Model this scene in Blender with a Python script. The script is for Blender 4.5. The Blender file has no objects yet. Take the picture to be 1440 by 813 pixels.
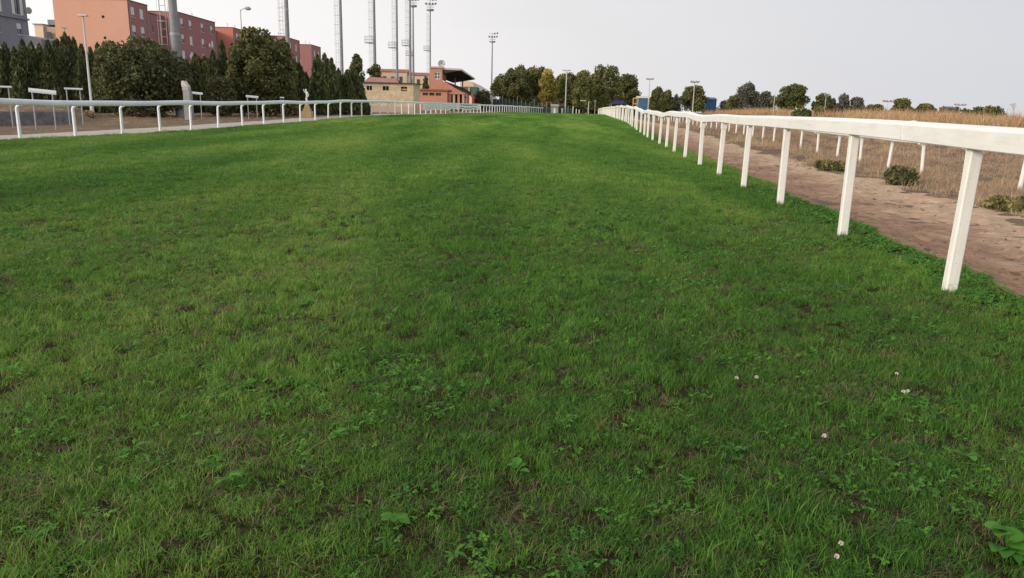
import bpy, math, random
import numpy as np
from mathutils import Vector, Matrix

random.seed(7)
RNG = np.random.default_rng(11)
scn = bpy.context.scene
COL = scn.collection

# ------------------------------------------------------------------ camera
F = 1082.0
PITCH = math.radians(13.3)
ROLL = math.radians(1.4)
EYE = Vector((0, 0, 1.43))
CM = (Matrix.Rotation(math.pi / 2 - PITCH, 4, 'X') @ Matrix.Rotation(ROLL, 4, 'Z'))
cam = bpy.data.cameras.new('camera')
cam.sensor_width = 36.0
cam.lens = 36.0 * F / 1440.0
cam.clip_end = 3000
cam.clip_start = 0.05
camo = bpy.data.objects.new('camera', cam)
COL.objects.link(camo)
camo.matrix_world = Matrix.Translation(EYE) @ CM
scn.camera = camo


def at(px, py, Y):
    """point at depth Y (metres ahead) seen at photo pixel px, py"""
    d = CM.to_3x3() @ Vector(((px - 720) / F, -(py - 406.5) / F, -1.0))
    t = Y / d.y
    return Vector((d.x * t, Y, EYE.z + d.z * t))


def smooth(a, b, x):
    t = np.clip((np.asarray(x, float) - a) / (b - a), 0, 1)
    return t * t * (3 - 2 * t)


# value noise ------------------------------------------------------
_tab = np.random.default_rng(3).random((256, 256))


def vnoise(x, y, s):
    x = np.asarray(x, float) / s + 1000
    y = np.asarray(y, float) / s + 1000
    xi = np.floor(x).astype(int)
    yi = np.floor(y).astype(int)
    fx = x - xi
    fy = y - yi
    fx = fx * fx * (3 - 2 * fx)
    fy = fy * fy * (3 - 2 * fy)
    a = _tab[xi % 256, yi % 256]
    b = _tab[(xi + 1) % 256, yi % 256]
    c = _tab[xi % 256, (yi + 1) % 256]
    d = _tab[(xi + 1) % 256, (yi + 1) % 256]
    return (a * (1 - fx) + b * fx) * (1 - fy) + (c * (1 - fx) + d * fx) * fy


# ------------------------------------------------------------------ terrain
def railX(Y):
    Y = np.asarray(Y, float)
    return 3.09 + 0.0915 * Y + 0.0 * Y - 0.00025 * np.clip(Y - 150, 0, 200) ** 2


def gz(x, y):
    x = np.asarray(x, float)
    y = np.asarray(y, float)
    z = 0.42 * smooth(30, 72, y) - 0.55 * smooth(150, 260, y)
    d = x - railX(np.minimum(y, 200))
    z = z - (0.40 * smooth(0.5, 2.2, d)) * (1 - 0.6 * smooth(120, 220, y))
    # raised terrace on the left behind the low wall
    s = x + 0.56 * y
    wl = 36 + (x + 23.9) * 3.6
    tz = 0.62 * smooth(1.2, -0.6, s) * smooth(1.2, 4.0, y - wl)
    z = z + tz
    z = z + 0.03 * (vnoise(x, y, 5.0) - 0.5) * smooth(4, 12, y)
    return z


def g(x, y):
    return float(gz(x, y))


# ------------------------------------------------------------------ colour / materials
def L(r, gg, b):
    f = lambda c: (c / 255 / 12.92) if c / 255 <= 0.04045 else ((c / 255 + 0.055) / 1.055) ** 2.4
    return (f(r), f(gg), f(b), 1.0)


def newmat(name):
    m = bpy.data.materials.new(name)
    m.use_nodes = True
    nt = m.node_tree
    b = nt.nodes['Principled BSDF']
    b.inputs['Roughness'].default_value = 0.85
    b.inputs['Specular IOR Level'].default_value = 0.25
    return m, nt, b


def noise_node(nt, scale, detail=4, rough=0.6, vec=None, dim='3D'):
    n = nt.nodes.new('ShaderNodeTexNoise')
    n.inputs['Scale'].default_value = scale
    n.inputs['Detail'].default_value = detail
    n.inputs['Roughness'].default_value = rough
    if vec is not None:
        nt.links.new(vec, n.inputs['Vector'])
    return n


def ramp(nt, fac, stops):
    r = nt.nodes.new('ShaderNodeValToRGB')
    e = r.color_ramp.elements
    while len(e) < len(stops):
        e.new(0.5)
    for i, (p, c) in enumerate(stops):
        e[i].position = p
        e[i].color = c
    nt.links.new(fac, r.inputs['Fac'])
    return r


def mixc(nt, fac, a, b, mode='MIX'):
    m = nt.nodes.new('ShaderNodeMix')
    m.data_type = 'RGBA'
    m.blend_type = mode
    for sock, v in ((m.inputs[0], fac), (m.inputs[6], a), (m.inputs[7], b)):
        if isinstance(v, (int, float)):
            sock.default_value = v
        elif isinstance(v, tuple):
            sock.default_value = v
        else:
            nt.links.new(v, sock)
    return m.outputs[2]


def math_node(nt, op, a, b=None, clamp=False):
    m = nt.nodes.new('ShaderNodeMath')
    m.operation = op
    m.use_clamp = clamp
    for i, v in enumerate((a, b)):
        if v is None:
            continue
        if isinstance(v, (int, float)):
            m.inputs[i].default_value = v
        else:
            nt.links.new(v, m.inputs[i])
    return m.outputs[0]


def bump(nt, bsdf, height, strength=0.5, dist=0.02):
    b = nt.nodes.new('ShaderNodeBump')
    b.inputs['Strength'].default_value = strength
    b.inputs['Distance'].default_value = dist
    nt.links.new(height, b.inputs['Height'])
    nt.links.new(b.outputs[0], bsdf.inputs['Normal'])


def wpos(nt):
    return nt.nodes.new('ShaderNodeNewGeometry').outputs['Position']


def stretch(nt, vec, sc):
    m = nt.nodes.new('ShaderNodeMapping')
    m.inputs['Scale'].default_value = sc
    nt.links.new(vec, m.inputs['Vector'])
    return m.outputs[0]


def mottled(name, c1, c2, scale=3.0, rough=0.85, spec=0.25, bumps=0.3, bdist=0.01, dirt=None, metal=0.0, detail=5, bscale=None):
    m, nt, b = newmat(name)
    tc = nt.nodes.new('ShaderNodeTexCoord').outputs['Object']
    n = noise_node(nt, scale, detail, 0.65, tc)
    r = ramp(nt, n.outputs['Fac'], [(0.3, c1), (0.7, c2)])
    out = r.outputs['Color']
    if dirt:
        n2 = noise_node(nt, scale * 0.25, 6, 0.75, tc)
        r2 = ramp(nt, n2.outputs['Fac'], [(0.55, (0, 0, 0, 1)), (0.8, (1, 1, 1, 1))])
        out = mixc(nt, math_node(nt, 'MULTIPLY', r2.outputs['Color'], 0.6), out, dirt)
    nt.links.new(out, b.inputs['Base Color'])
    b.inputs['Roughness'].default_value = rough
    b.inputs['Specular IOR Level'].default_value = spec
    b.inputs['Metallic'].default_value = metal
    if bumps:
        nb = noise_node(nt, bscale or scale * 6, 4, 0.6, tc)
        bump(nt, b, nb.outputs['Fac'], bumps, bdist)
    return m


def lawn_colour(nt):
    """large scale colour patches of the lawn, in world metres"""
    p = wpos(nt)
    st = stretch(nt, p, (0.36, 0.06, 1.0))
    n1 = noise_node(nt, 1.0, 3, 0.55, st)
    n2 = noise_node(nt, 1.7, 3, 0.6, p)
    n3 = noise_node(nt, 7.0, 3, 0.6, p)
    a = math_node(nt, 'ADD', math_node(nt, 'MULTIPLY', n1.outputs['Fac'], 0.70),
                  math_node(nt, 'ADD', math_node(nt, 'MULTIPLY', n2.outputs['Fac'], 0.2),
                            math_node(nt, 'MULTIPLY', n3.outputs['Fac'], 0.10)))
    return a, n1, n2, n3


M = {}


def blade_mat(name, stops, translucency=0.3, patch=0.75, dry=0.5):
    m, nt, b = newmat(name)
    patchv, n1, n2, n3 = lawn_colour(nt)
    at_ = nt.nodes.new('ShaderNodeAttribute')
    at_.attribute_name = 'tint'
    oi = nt.nodes.new('ShaderNodeObjectInfo')
    # patch (stretched) + per blade + per tuft
    pv = math_node(nt, 'MULTIPLY', math_node(nt, 'SUBTRACT', patchv, 0.5), 3.6 * patch)
    v = math_node(nt, 'ADD', math_node(nt, 'ADD', 0.5, pv),
                  math_node(nt, 'ADD', math_node(nt, 'MULTIPLY', math_node(nt, 'SUBTRACT', at_.outputs['Fac'], 0.5), 0.75),
                            math_node(nt, 'MULTIPLY', math_node(nt, 'SUBTRACT', oi.outputs['Random'], 0.5), 0.35)), True)
    r = ramp(nt, v, stops)
    nt.links.new(r.outputs['Color'], b.inputs['Base Color'])
    b.inputs['Roughness'].default_value = 0.62
    b.inputs['Specular IOR Level'].default_value = 0.3
    tr = nt.nodes.new('ShaderNodeBsdfTranslucent')
    nt.links.new(r.outputs['Color'], tr.inputs['Color'])
    mx = nt.nodes.new('ShaderNodeMixShader')
    mx.inputs[0].default_value = translucency
    nt.links.new(b.outputs[0], mx.inputs[1])
    nt.links.new(tr.outputs[0], mx.inputs[2])
    nt.links.new(mx.outputs[0], nt.nodes['Material Output'].inputs['Surface'])
    return m


M['blade'] = blade_mat('grass_blade', [(0.0, (0.036, 0.122, 0.018, 1)), (0.3, (0.074, 0.198, 0.025, 1)),
                                       (0.58, (0.130, 0.278, 0.034, 1)), (0.86, (0.20, 0.37, 0.048, 1)), (1.0, (0.36, 0.40, 0.12, 1))])
M['blade_far'] = blade_mat('dull_grass_blade', [(0.0, (0.065, 0.165, 0.028, 1)), (0.5, (0.14, 0.29, 0.045, 1)), (1.0, (0.30, 0.41, 0.11, 1))])
M['straw'] = blade_mat('dead_grass', [(0.0, (0.07, 0.075, 0.03, 1)), (0.5, (0.16, 0.14, 0.06, 1)), (1.0, (0.33, 0.27, 0.15, 1))], 0.15, 0.3)
M['leafy'] = blade_mat('weed_leaf', [(0.0, (0.03, 0.12, 0.012, 1)), (0.5, (0.06, 0.20, 0.018, 1)), (1.0, (0.12, 0.31, 0.03, 1))], 0.25, 0.3)
M['dryweed'] = blade_mat('dry_weed', [(0.0, (0.234, 0.170, 0.120, 1)), (0.45, (0.445, 0.306, 0.205, 1)), (0.8, (0.680, 0.488, 0.325, 1)), (1.0, (0.468, 0.432, 0.192, 1))], 0.2, 0.6)
M['reed'] = blade_mat('dry_reed', [(0.0, (0.267, 0.163, 0.100, 1)), (0.5, (0.535, 0.326, 0.189, 1)), (0.85, (0.713, 0.518, 0.289, 1)), (1.0, (0.463, 0.480, 0.178, 1))], 0.2, 0.7)


def foliage_mat(name, c0, c1, c2, trans=0.2):
    m, nt, b = newmat(name)
    a = nt.nodes.new('ShaderNodeAttribute')
    a.attribute_name = 'tint'
    r = ramp(nt, a.outputs['Fac'], [(0.0, c0), (0.5, c1), (1.0, c2)])
    nt.links.new(r.outputs['Color'], b.inputs['Base Color'])
    b.inputs['Roughness'].default_value = 0.7
    b.inputs['Specular IOR Level'].default_value = 0.2
    tr = nt.nodes.new('ShaderNodeBsdfTranslucent')
    nt.links.new(r.outputs['Color'], tr.inputs['Color'])
    mx = nt.nodes.new('ShaderNodeMixShader')
    mx.inputs[0].default_value = trans
    nt.links.new(b.outputs[0], mx.inputs[1])
    nt.links.new(tr.outputs[0], mx.inputs[2])
    nt.links.new(mx.outputs[0], nt.nodes['Material Output'].inputs['Surface'])
    return m


M['cypress'] = foliage_mat('cypress_leaf', (0.054, 0.071, 0.030, 1), (0.103, 0.123, 0.048, 1), (0.210, 0.197, 0.078, 1))
M['bush'] = foliage_mat('bush_leaf', (0.067, 0.081, 0.036, 1), (0.132, 0.139, 0.061, 1), (0.287, 0.246, 0.113, 1))
M['olive'] = foliage_mat('olive_leaf', (0.081, 0.091, 0.035, 1), (0.162, 0.165, 0.061, 1), (0.348, 0.293, 0.120, 1))
M['pine'] = foliage_mat('pine_leaf', (0.074, 0.099, 0.041, 1), (0.144, 0.162, 0.057, 1), (0.301, 0.251, 0.090, 1))
M['bluepine'] = foliage_mat('bluepine_leaf', (0.084, 0.102, 0.081, 1), (0.156, 0.162, 0.124, 1), (0.264, 0.244, 0.180, 1))
M['autumn'] = foliage_mat('autumn_leaf', (0.179, 0.150, 0.040, 1), (0.358, 0.300, 0.073, 1), (0.578, 0.480, 0.119, 1))
M['mixed'] = foliage_mat('poplar_leaf', (0.09, 0.115, 0.042, 1), (0.175, 0.19, 0.065, 1), (0.33, 0.30, 0.11, 1))
M['green'] = foliage_mat('green_bush_leaf', (0.055, 0.083, 0.022, 1), (0.121, 0.154, 0.044, 1), (0.242, 0.253, 0.088, 1))
M['bark'] = mottled('bark', (0.06, 0.045, 0.035, 1), (0.15, 0.12, 0.09, 1), 6, bumps=0.8, bdist=0.03)

# white plastic rail with faint grime
def rail_mat(name, base, dirt, amt):
    m, nt, b = newmat(name)
    tc = nt.nodes.new('ShaderNodeTexCoord').outputs['Object']
    n = noise_node(nt, 1.2, 6, 0.7, tc)
    st = stretch(nt, tc, (9, 0.6, 9)) if name != 'white_post' else stretch(nt, tc, (12, 12, 1.0))
    n2 = noise_node(nt, 2.0, 5, 0.7, st)
    r = ramp(nt, n.outputs['Fac'], [(0.45, (0, 0, 0, 1)), (0.85, (1, 1, 1, 1))])
    r2 = ramp(nt, n2.outputs['Fac'], [(0.5, (0, 0, 0, 1)), (0.75, (1, 1, 1, 1))])
    fac = math_node(nt, 'MULTIPLY', math_node(nt, 'ADD', r.outputs['Color'], r2.outputs['Color'], True), amt)
    out = mixc(nt, fac, base, dirt)
    if name == 'white_post':
        sp = nt.nodes.new('ShaderNodeSeparateXYZ')
        nt.links.new(tc, sp.inputs[0])
        n4 = noise_node(nt, 26, 4, 0.7, tc)
        lv = math_node(nt, 'ADD', math_node(nt, 'MULTIPLY', sp.outputs['Z'], -5.0), math_node(nt, 'MULTIPLY', n4.outputs['Fac'], 1.5))
        rg = ramp(nt, lv, [(0.28, (0, 0, 0, 1)), (0.75, (1, 1, 1, 1))])
        out = mixc(nt, math_node(nt, 'MULTIPLY', rg.outputs['Color'], 0.55), out, (0.20, 0.22, 0.10, 1))
        n5 = noise_node(nt, 60, 2, 0.5, tc)
        rs = ramp(nt, n5.outputs['Fac'], [(0.68, (0, 0, 0, 1)), (0.72, (1, 1, 1, 1))])
        out = mixc(nt, math_node(nt, 'MULTIPLY', rs.outputs['Color'], 0.4), out, (0.35, 0.3, 0.22, 1))
    nt.links.new(out, b.inputs['Base Color'])
    b.inputs['Roughness'].default_value = 0.5
    b.inputs['Specular IOR Level'].default_value = 0.4
    return m


M['rail'] = rail_mat('white_plastic', (0.87, 0.87, 0.85, 1), (0.55, 0.53, 0.42, 1), 0.35)
M['post'] = rail_mat('white_post', (0.84, 0.83, 0.79, 1), (0.50, 0.47, 0.36, 1), 0.4)
M['railblue'] = rail_mat('cool_white_paint', (0.84, 0.86, 0.92, 1), (0.42, 0.44, 0.42, 1), 0.4)
M['bolt'] = mottled('bolt_steel', (0.03, 0.03, 0.03, 1), (0.07, 0.065, 0.06, 1), 40, 0.5, 0.5)
M['metal'] = mottled('galvanised_steel', (0.30, 0.31, 0.32, 1), (0.42, 0.43, 0.43, 1), 3, 0.6, 0.4, 0.1)
M['mast'] = mottled('dull_mast_steel', (0.20, 0.205, 0.22, 1), (0.29, 0.295, 0.31, 1), 3, 0.6, 0.4, 0.1)
M['metal_light'] = mottled('pale_steel', (0.45, 0.45, 0.43, 1), (0.6, 0.59, 0.56, 1), 3, 0.6, 0.4, 0.1)
M['dark'] = mottled('dark_metal', (0.04, 0.04, 0.045, 1), (0.08, 0.08, 0.085, 1), 3, 0.6)
M['lens'] = mottled('lamp_glass', (0.45, 0.36, 0.36, 1), (0.5, 0.5, 0.5, 1), 5, 0.25, 0.6)
M['white'] = mottled('white_paint', (0.70, 0.70, 0.68, 1), (0.8, 0.8, 0.78, 1), 2, 0.6)
M['concrete'] = mottled('concrete', (0.24, 0.245, 0.25, 1), (0.36, 0.36, 0.36, 1), 1.5, 0.9, dirt=(0.15, 0.14, 0.12, 1))
M['greywall'] = mottled('grey_wall', (0.10, 0.10, 0.11, 1), (0.26, 0.255, 0.25, 1), 3.2, 0.95, dirt=(0.2, 0.19, 0.18, 1), detail=8)
M['path'] = mottled('path_concrete', (0.36, 0.32, 0.29, 1), (0.48, 0.44, 0.40, 1), 0.8, 0.95, dirt=(0.2, 0.17, 0.12, 1), detail=8)
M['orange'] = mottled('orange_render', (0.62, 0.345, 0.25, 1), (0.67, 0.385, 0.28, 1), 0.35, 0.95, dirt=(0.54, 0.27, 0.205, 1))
M['rose'] = mottled('rose_render', (0.33, 0.160, 0.158, 1), (0.37, 0.185, 0.18, 1), 0.4, 0.95, dirt=(0.28, 0.13, 0.13, 1))
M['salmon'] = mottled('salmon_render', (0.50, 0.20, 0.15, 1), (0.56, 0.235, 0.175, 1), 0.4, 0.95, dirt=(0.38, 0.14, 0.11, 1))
M['greyrender'] = mottled('grey_render', (0.22, 0.225, 0.255, 1), (0.27, 0.275, 0.305, 1), 0.5, 0.95, dirt=(0.19, 0.19, 0.215, 1))
M['cream'] = mottled('cream_render', (0.72, 0.56, 0.40, 1), (0.78, 0.63, 0.46, 1), 0.5, 0.95)
M['beige'] = mottled('beige_render', (0.40, 0.33, 0.26, 1), (0.46, 0.38, 0.30, 1), 0.5, 0.95)
M['shutter'] = mottled('shutter', (0.62, 0.63, 0.63, 1), (0.76, 0.76, 0.75, 1), 3, 0.7)
M['frame'] = mottled('window_frame', (0.5, 0.5, 0.5, 1), (0.62, 0.62, 0.62, 1), 5, 0.6)
M['glass'] = mottled('window_glass', (0.03, 0.033, 0.04, 1), (0.06, 0.065, 0.075, 1), 2, 0.12, 0.6, 0)
M['parapet'] = mottled('parapet_cap', (0.11, 0.07, 0.07, 1), (0.16, 0.10, 0.09, 1), 2, 0.9)
M['darkhole'] = mottled('vent_dark', (0.012, 0.012, 0.012, 1), (0.03, 0.025, 0.02, 1), 2, 0.9)
M['brick'] = mottled('red_brick', (0.48, 0.225, 0.15, 1), (0.57, 0.28, 0.19, 1), 1.2, 0.95, dirt=(0.32, 0.12, 0.07, 1))
M['roofdark'] = mottled('canopy_underside', (0.05, 0.038, 0.03, 1), (0.085, 0.065, 0.05, 1), 0.6, 0.9)
M['terracotta'] = mottled('terracotta_tile', (0.27, 0.11, 0.07, 1), (0.38, 0.17, 0.11, 1), 2.0, 0.9, bumps=0.5, bdist=0.05)
M['hutroof'] = mottled('hut_tile', (0.30, 0.15, 0.12, 1), (0.42, 0.23, 0.18, 1), 2.0, 0.9, bumps=0.5, bdist=0.05)
M['greensheet'] = mottled('green_sheet', (0.07, 0.15, 0.10, 1), (0.12, 0.22, 0.14, 1), 1, 0.8)
M['greyroof'] = mottled('grey_roof', (0.36, 0.35, 0.35, 1), (0.45, 0.44, 0.43, 1), 0.3, 0.85)
M['bluesheet'] = mottled('blue_sheet', (0.05, 0.13, 0.26, 1), (0.08, 0.19, 0.34, 1), 1, 0.7)
M['navy'] = mottled('navy_canvas', (0.02, 0.022, 0.09, 1), (0.035, 0.035, 0.13, 1), 1, 0.9)
M['yellow'] = mottled('yellow_paint', (0.45, 0.27, 0.04, 1), (0.55, 0.34, 0.06, 1), 1, 0.7)
M['mesh'] = mottled('green_netting', (0.035, 0.055, 0.045, 1), (0.07, 0.095, 0.08, 1), 2, 0.95)
M['red'] = mottled('red_cloth', (0.35, 0.04, 0.04, 1), (0.45, 0.06, 0.05, 1), 2, 0.9)
M['ochre'] = mottled('ochre_plaster', (0.42, 0.30, 0.15, 1), (0.5, 0.37, 0.19, 1), 3, 0.9)
M['purple'] = mottled('lilac_grey_paint', (0.2, 0.2, 0.245, 1), (0.24, 0.235, 0.28, 1), 2, 0.9)  # mottled lilac grey of the low annex wall
M['flower'] = mottled('clover_petal', (0.62, 0.56, 0.52, 1), (0.78, 0.74, 0.70, 1), 60, 0.8)


def stone_block_mat():
    m, nt, b = newmat('tuff_blocks')
    tc = nt.nodes.new('ShaderNodeTexCoord').outputs['Object']
    sw = stretch(nt, tc, (1, 1, 1))
    # swap so that bricks run in x / z
    sep = nt.nodes.new('ShaderNodeSeparateXYZ')
    nt.links.new(sw, sep.inputs[0])
    cmb = nt.nodes.new('ShaderNodeCombineXYZ')
    nt.links.new(math_node(nt, 'ADD', sep.outputs['X'], sep.outputs['Y']), cmb.inputs[0])
    nt.links.new(sep.outputs['Z'], cmb.inputs[1])
    br = nt.nodes.new('ShaderNodeTexBrick')
    nt.links.new(cmb.outputs[0], br.inputs['Vector'])
    br.inputs['Scale'].default_value = 1.0
    br.inputs['Brick Width'].default_value = 0.5
    br.inputs['Row Height'].default_value = 0.25
    br.inputs['Mortar Size'].default_value = 0.012
    br.inputs['Color1'].default_value = (0.66, 0.54, 0.36, 1)
    br.inputs['Color2'].default_value = (0.55, 0.45, 0.30, 1)
    br.inputs['Mortar'].default_value = (0.42, 0.36, 0.27, 1)
    n = noise_node(nt, 1.5, 6, 0.7, tc)
    r = ramp(nt, n.outputs['Fac'], [(0.35, (0.75, 0.75, 0.75, 1)), (0.65, (1.1, 1.1, 1.1, 1))])
    nt.links.new(mixc(nt, 1.0, br.outputs['Color'], r.outputs['Color'], 'MULTIPLY'), b.inputs['Base Color'])
    b.inputs['Roughness'].default_value = 0.95
    bump(nt, b, br.outputs['Fac'], -0.4, 0.02)
    return m


M['stone'] = stone_block_mat()


# ground materials -------------------------------------------------
def turf_base_mat():
    m, nt, b = newmat('turf_soil')
    patchv, n1, n2, n3 = lawn_colour(nt)
    p = wpos(nt)
    fine = noise_node(nt, 22, 5, 0.75, p)
    fine2 = noise_node(nt, 90, 3, 0.7, p)
    v = math_node(nt, 'ADD', math_node(nt, 'MULTIPLY', fine.outputs['Fac'], 0.6), math_node(nt, 'MULTIPLY', fine2.outputs['Fac'], 0.4))
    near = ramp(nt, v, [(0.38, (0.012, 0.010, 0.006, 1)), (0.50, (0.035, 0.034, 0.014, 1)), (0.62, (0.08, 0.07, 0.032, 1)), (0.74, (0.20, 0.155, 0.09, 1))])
    pv = math_node(nt, 'ADD', 0.5, math_node(nt, 'MULTIPLY', math_node(nt, 'SUBTRACT', patchv, 0.5), 2.6), True)
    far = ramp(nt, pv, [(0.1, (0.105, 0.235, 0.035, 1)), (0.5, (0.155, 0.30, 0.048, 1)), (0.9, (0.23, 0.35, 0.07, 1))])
    sep = nt.nodes.new('ShaderNodeSeparateXYZ')
    nt.links.new(p, sep.inputs[0])
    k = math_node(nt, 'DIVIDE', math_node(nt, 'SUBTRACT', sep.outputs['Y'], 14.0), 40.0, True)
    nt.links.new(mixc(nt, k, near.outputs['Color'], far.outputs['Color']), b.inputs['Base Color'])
    b.inputs['Roughness'].default_value = 1.0
    b.inputs['Specular IOR Level'].default_value = 0.05
    bump(nt, b, v, 0.8, 0.03)
    return m


def dry_ground_mat():
    m, nt, b = newmat('dry_ground')
    p = wpos(nt)
    n1 = noise_node(nt, 0.35, 5, 0.7, p)
    n2 = noise_node(nt, 6, 6, 0.75, p)
    v = math_node(nt, 'ADD', math_node(nt, 'MULTIPLY', n1.outputs['Fac'], 0.5), math_node(nt, 'MULTIPLY', n2.outputs['Fac'], 0.5))
    r = ramp(nt, v, [(0.3, (0.10, 0.075, 0.055, 1)), (0.5, (0.19, 0.14, 0.10, 1)), (0.62, (0.22, 0.19, 0.11, 1)), (0.75, (0.32, 0.24, 0.17, 1))])
    nt.links.new(r.outputs['Color'], b.inputs['Base Color'])
    b.inputs['Roughness'].default_value = 1.0
    b.inputs['Specular IOR Level'].default_value = 0.05
    bump(nt, b, n2.outputs['Fac'], 0.8, 0.08)
    return m


def sand_mat():
    m, nt, b = newmat('sand_track')
    p = wpos(nt)
    sep = nt.nodes.new('ShaderNodeSeparateXYZ')
    nt.links.new(p, sep.inputs[0])
    # distance across the track: 0 at turf side .. 5.5 at the outer side
    d = math_node(nt, 'SUBTRACT', sep.outputs['X'], math_node(nt, 'ADD', 3.7, math_node(nt, 'MULTIPLY', sep.outputs['Y'], 0.09)))
    nn = noise_node(nt, 0.5, 5, 0.7, p)
    d2 = math_node(nt, 'ADD', d, math_node(nt, 'MULTIPLY', math_node(nt, 'SUBTRACT', nn.outputs['Fac'], 0.5), 5.0))
    k = math_node(nt, 'DIVIDE', math_node(nt, 'SUBTRACT', d2, 1.9), 1.6, True)
    n2 = noise_node(nt, 3.5, 8, 0.75, stretch(nt, p, (0.7, 1.3, 1)))
    n3 = noise_node(nt, 40, 4, 0.7, p)
    wet = ramp(nt, n2.outputs['Fac'], [(0.35, (0.225, 0.14, 0.095, 1)), (0.55, (0.32, 0.21, 0.145, 1)), (0.75, (0.39, 0.27, 0.19, 1))])
    dry = ramp(nt, n2.outputs['Fac'], [(0.35, (0.40, 0.285, 0.195, 1)), (0.6, (0.53, 0.39, 0.275, 1)), (0.75, (0.60, 0.46, 0.335, 1))])
    c = mixc(nt, k, wet.outputs['Color'], dry.outputs['Color'])
    r3 = ramp(nt, n3.outputs['Fac'], [(0.35, (0.8, 0.8, 0.8, 1)), (0.6, (1.1, 1.1, 1.1, 1))])
    c = mixc(nt, 1.0, c, r3.outputs['Color'], 'MULTIPLY')
    # scattered dark damp soil, also putting the shade of hoof pits into the colour
    cl = noise_node(nt, 9.0, 2, 0.5, stretch(nt, p, (0.8, 1.1, 1)))
    rc = ramp(nt, cl.outputs['Fac'], [(0.63, (0, 0, 0, 1)), (0.67, (1, 1, 1, 1))])
    c = mixc(nt, math_node(nt, 'MULTIPLY', rc.outputs['Color'], 0.75), c, (0.115, 0.072, 0.048, 1))
    nt.links.new(c, b.inputs['Base Color'])
    b.inputs['Roughness'].default_value = 1.0
    b.inputs['Specular IOR Level'].default_value = 0.05
    bump(nt, b, n3.outputs['Fac'], 0.5, 0.02)
    return m


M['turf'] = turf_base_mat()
M['dry'] = dry_ground_mat()
M['sand'] = sand_mat()

# ------------------------------------------------------------------ object helpers
def tag(o, label=None, cat=None, group=None, kind=None):
    if label:
        assert 4 <= len(label.split()) <= 16, label
        o['label'] = label
    if cat:
        o['category'] = cat
    if group:
        o['group'] = group
    if kind:
        o['kind'] = kind
    return o


def empty(name, loc, rz=0):
    o = bpy.data.objects.new(name, None)
    o.empty_display_size = 0.2
    o.location = loc
    o.rotation_euler = (0, 0, rz)
    COL.objects.link(o)
    return o


def link(name, me, parent=None, loc=None):
    o = bpy.data.objects.new(name, me)
    COL.objects.link(o)
    if parent is not None:
        o.parent = parent
    if loc is not None:
        o.location = loc
    return o


class MB:
    def __init__(self):
        self.v = []
        self.f = []
        self.s = []

    def add(self, verts, faces, smooth_=False):
        n = len(self.v)
        self.v += [tuple(p) for p in verts]
        self.f += [tuple(i + n for i in q) for q in faces]
        self.s += [smooth_] * len(faces)

    def box(self, x0, x1, y0, y1, z0, z1):
        v = [(x, y, z) for z in (z0, z1) for y in (y0, y1) for x in (x0, x1)]
        self.add(v, [(0, 2, 3, 1), (4, 5, 7, 6), (0, 1, 5, 4), (2, 6, 7, 3), (0, 4, 6, 2), (1, 3, 7, 5)])

    def prism(self, poly, axis_vec, origin=(0, 0, 0)):
        """poly: list of 3d points; extruded along axis_vec"""
        a = Vector(axis_vec)
        o = Vector(origin)
        p = [Vector(q) + o for q in poly]
        n = len(p)
        v = p + [q + a for q in p]
        f = [tuple(range(n - 1, -1, -1)), tuple(range(n, 2 * n))] + [(i, (i + 1) % n, (i + 1) % n + n, i + n) for i in range(n)]
        self.add(v, f)

    def tube(self, pts, radii, seg=10, smooth_=True, cap=True):
        pts = [Vector(p) for p in pts]
        if not isinstance(radii, (list, tuple)):
            radii = [radii] * len(pts)
        rings = []
        ref = Vector((0, 1, 0.01))
        for i, p in enumerate(pts):
            t = (pts[min(i + 1, len(pts) - 1)] - pts[max(i - 1, 0)]).normalized()
            if abs(t.dot(ref)) > 0.95:
                rr = Vector((1, 0, 0))
            else:
                rr = ref
            a = t.cross(rr).normalized()
            b = t.cross(a)
            rings.append([p + (a * math.cos(2 * math.pi * k / seg) + b * math.sin(2 * math.pi * k / seg)) * radii[i] for k in range(seg)])
        v = [q for r in rings for q in r]
        f = []
        for i in range(len(pts) - 1):
            for k in range(seg):
                f.append((i * seg + k, i * seg + (k + 1) % seg, (i + 1) * seg + (k + 1) % seg, (i + 1) * seg + k))
        self.add(v, f, smooth_)
        if cap:
            self.add(rings[0], [tuple(range(seg))])
            self.add(rings[-1], [tuple(range(seg - 1, -1, -1))])

    def sweep(self, profile, pts, smooth_=True, up=Vector((0, 0, 1))):
        """profile in (right, up); closed loop swept along pts"""
        pts = [Vector(p) for p in pts]
        n = len(profile)
        v = []
        for i, p in enumerate(pts):
            t = (pts[min(i + 1, len(pts) - 1)] - pts[max(i - 1, 0)]).normalized()
            r = t.cross(up).normalized()
            u = r.cross(t).normalized()
            v += [p + r * a + u * b for a, b in profile]
        f = []
        for i in range(len(pts) - 1):
            for k in range(n):
                f.append((i * n + k, i * n + (k + 1) % n, (i + 1) * n + (k + 1) % n, (i + 1) * n + k))
        self.add(v, f, smooth_)
        self.add(v[:n], [tuple(range(n))])
        self.add(v[-n:], [tuple(range(n - 1, -1, -1))])

    def mesh(self, name, mat):
        me = bpy.data.meshes.new(name)
        me.from_pydata(self.v, [], self.f)
        me.polygons.foreach_set('use_smooth', self.s)
        me.materials.append(mat)
        me.update()
        return me

    def build(self, name, mat, parent=None, loc=None, bevel=0):
        me = self.mesh(name, mat)
        o = link(name, me, parent, loc)
        if bevel:
            md = o.modifiers.new('bevel', 'BEVEL')
            md.width = bevel
            md.segments = 2
        return o


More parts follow.
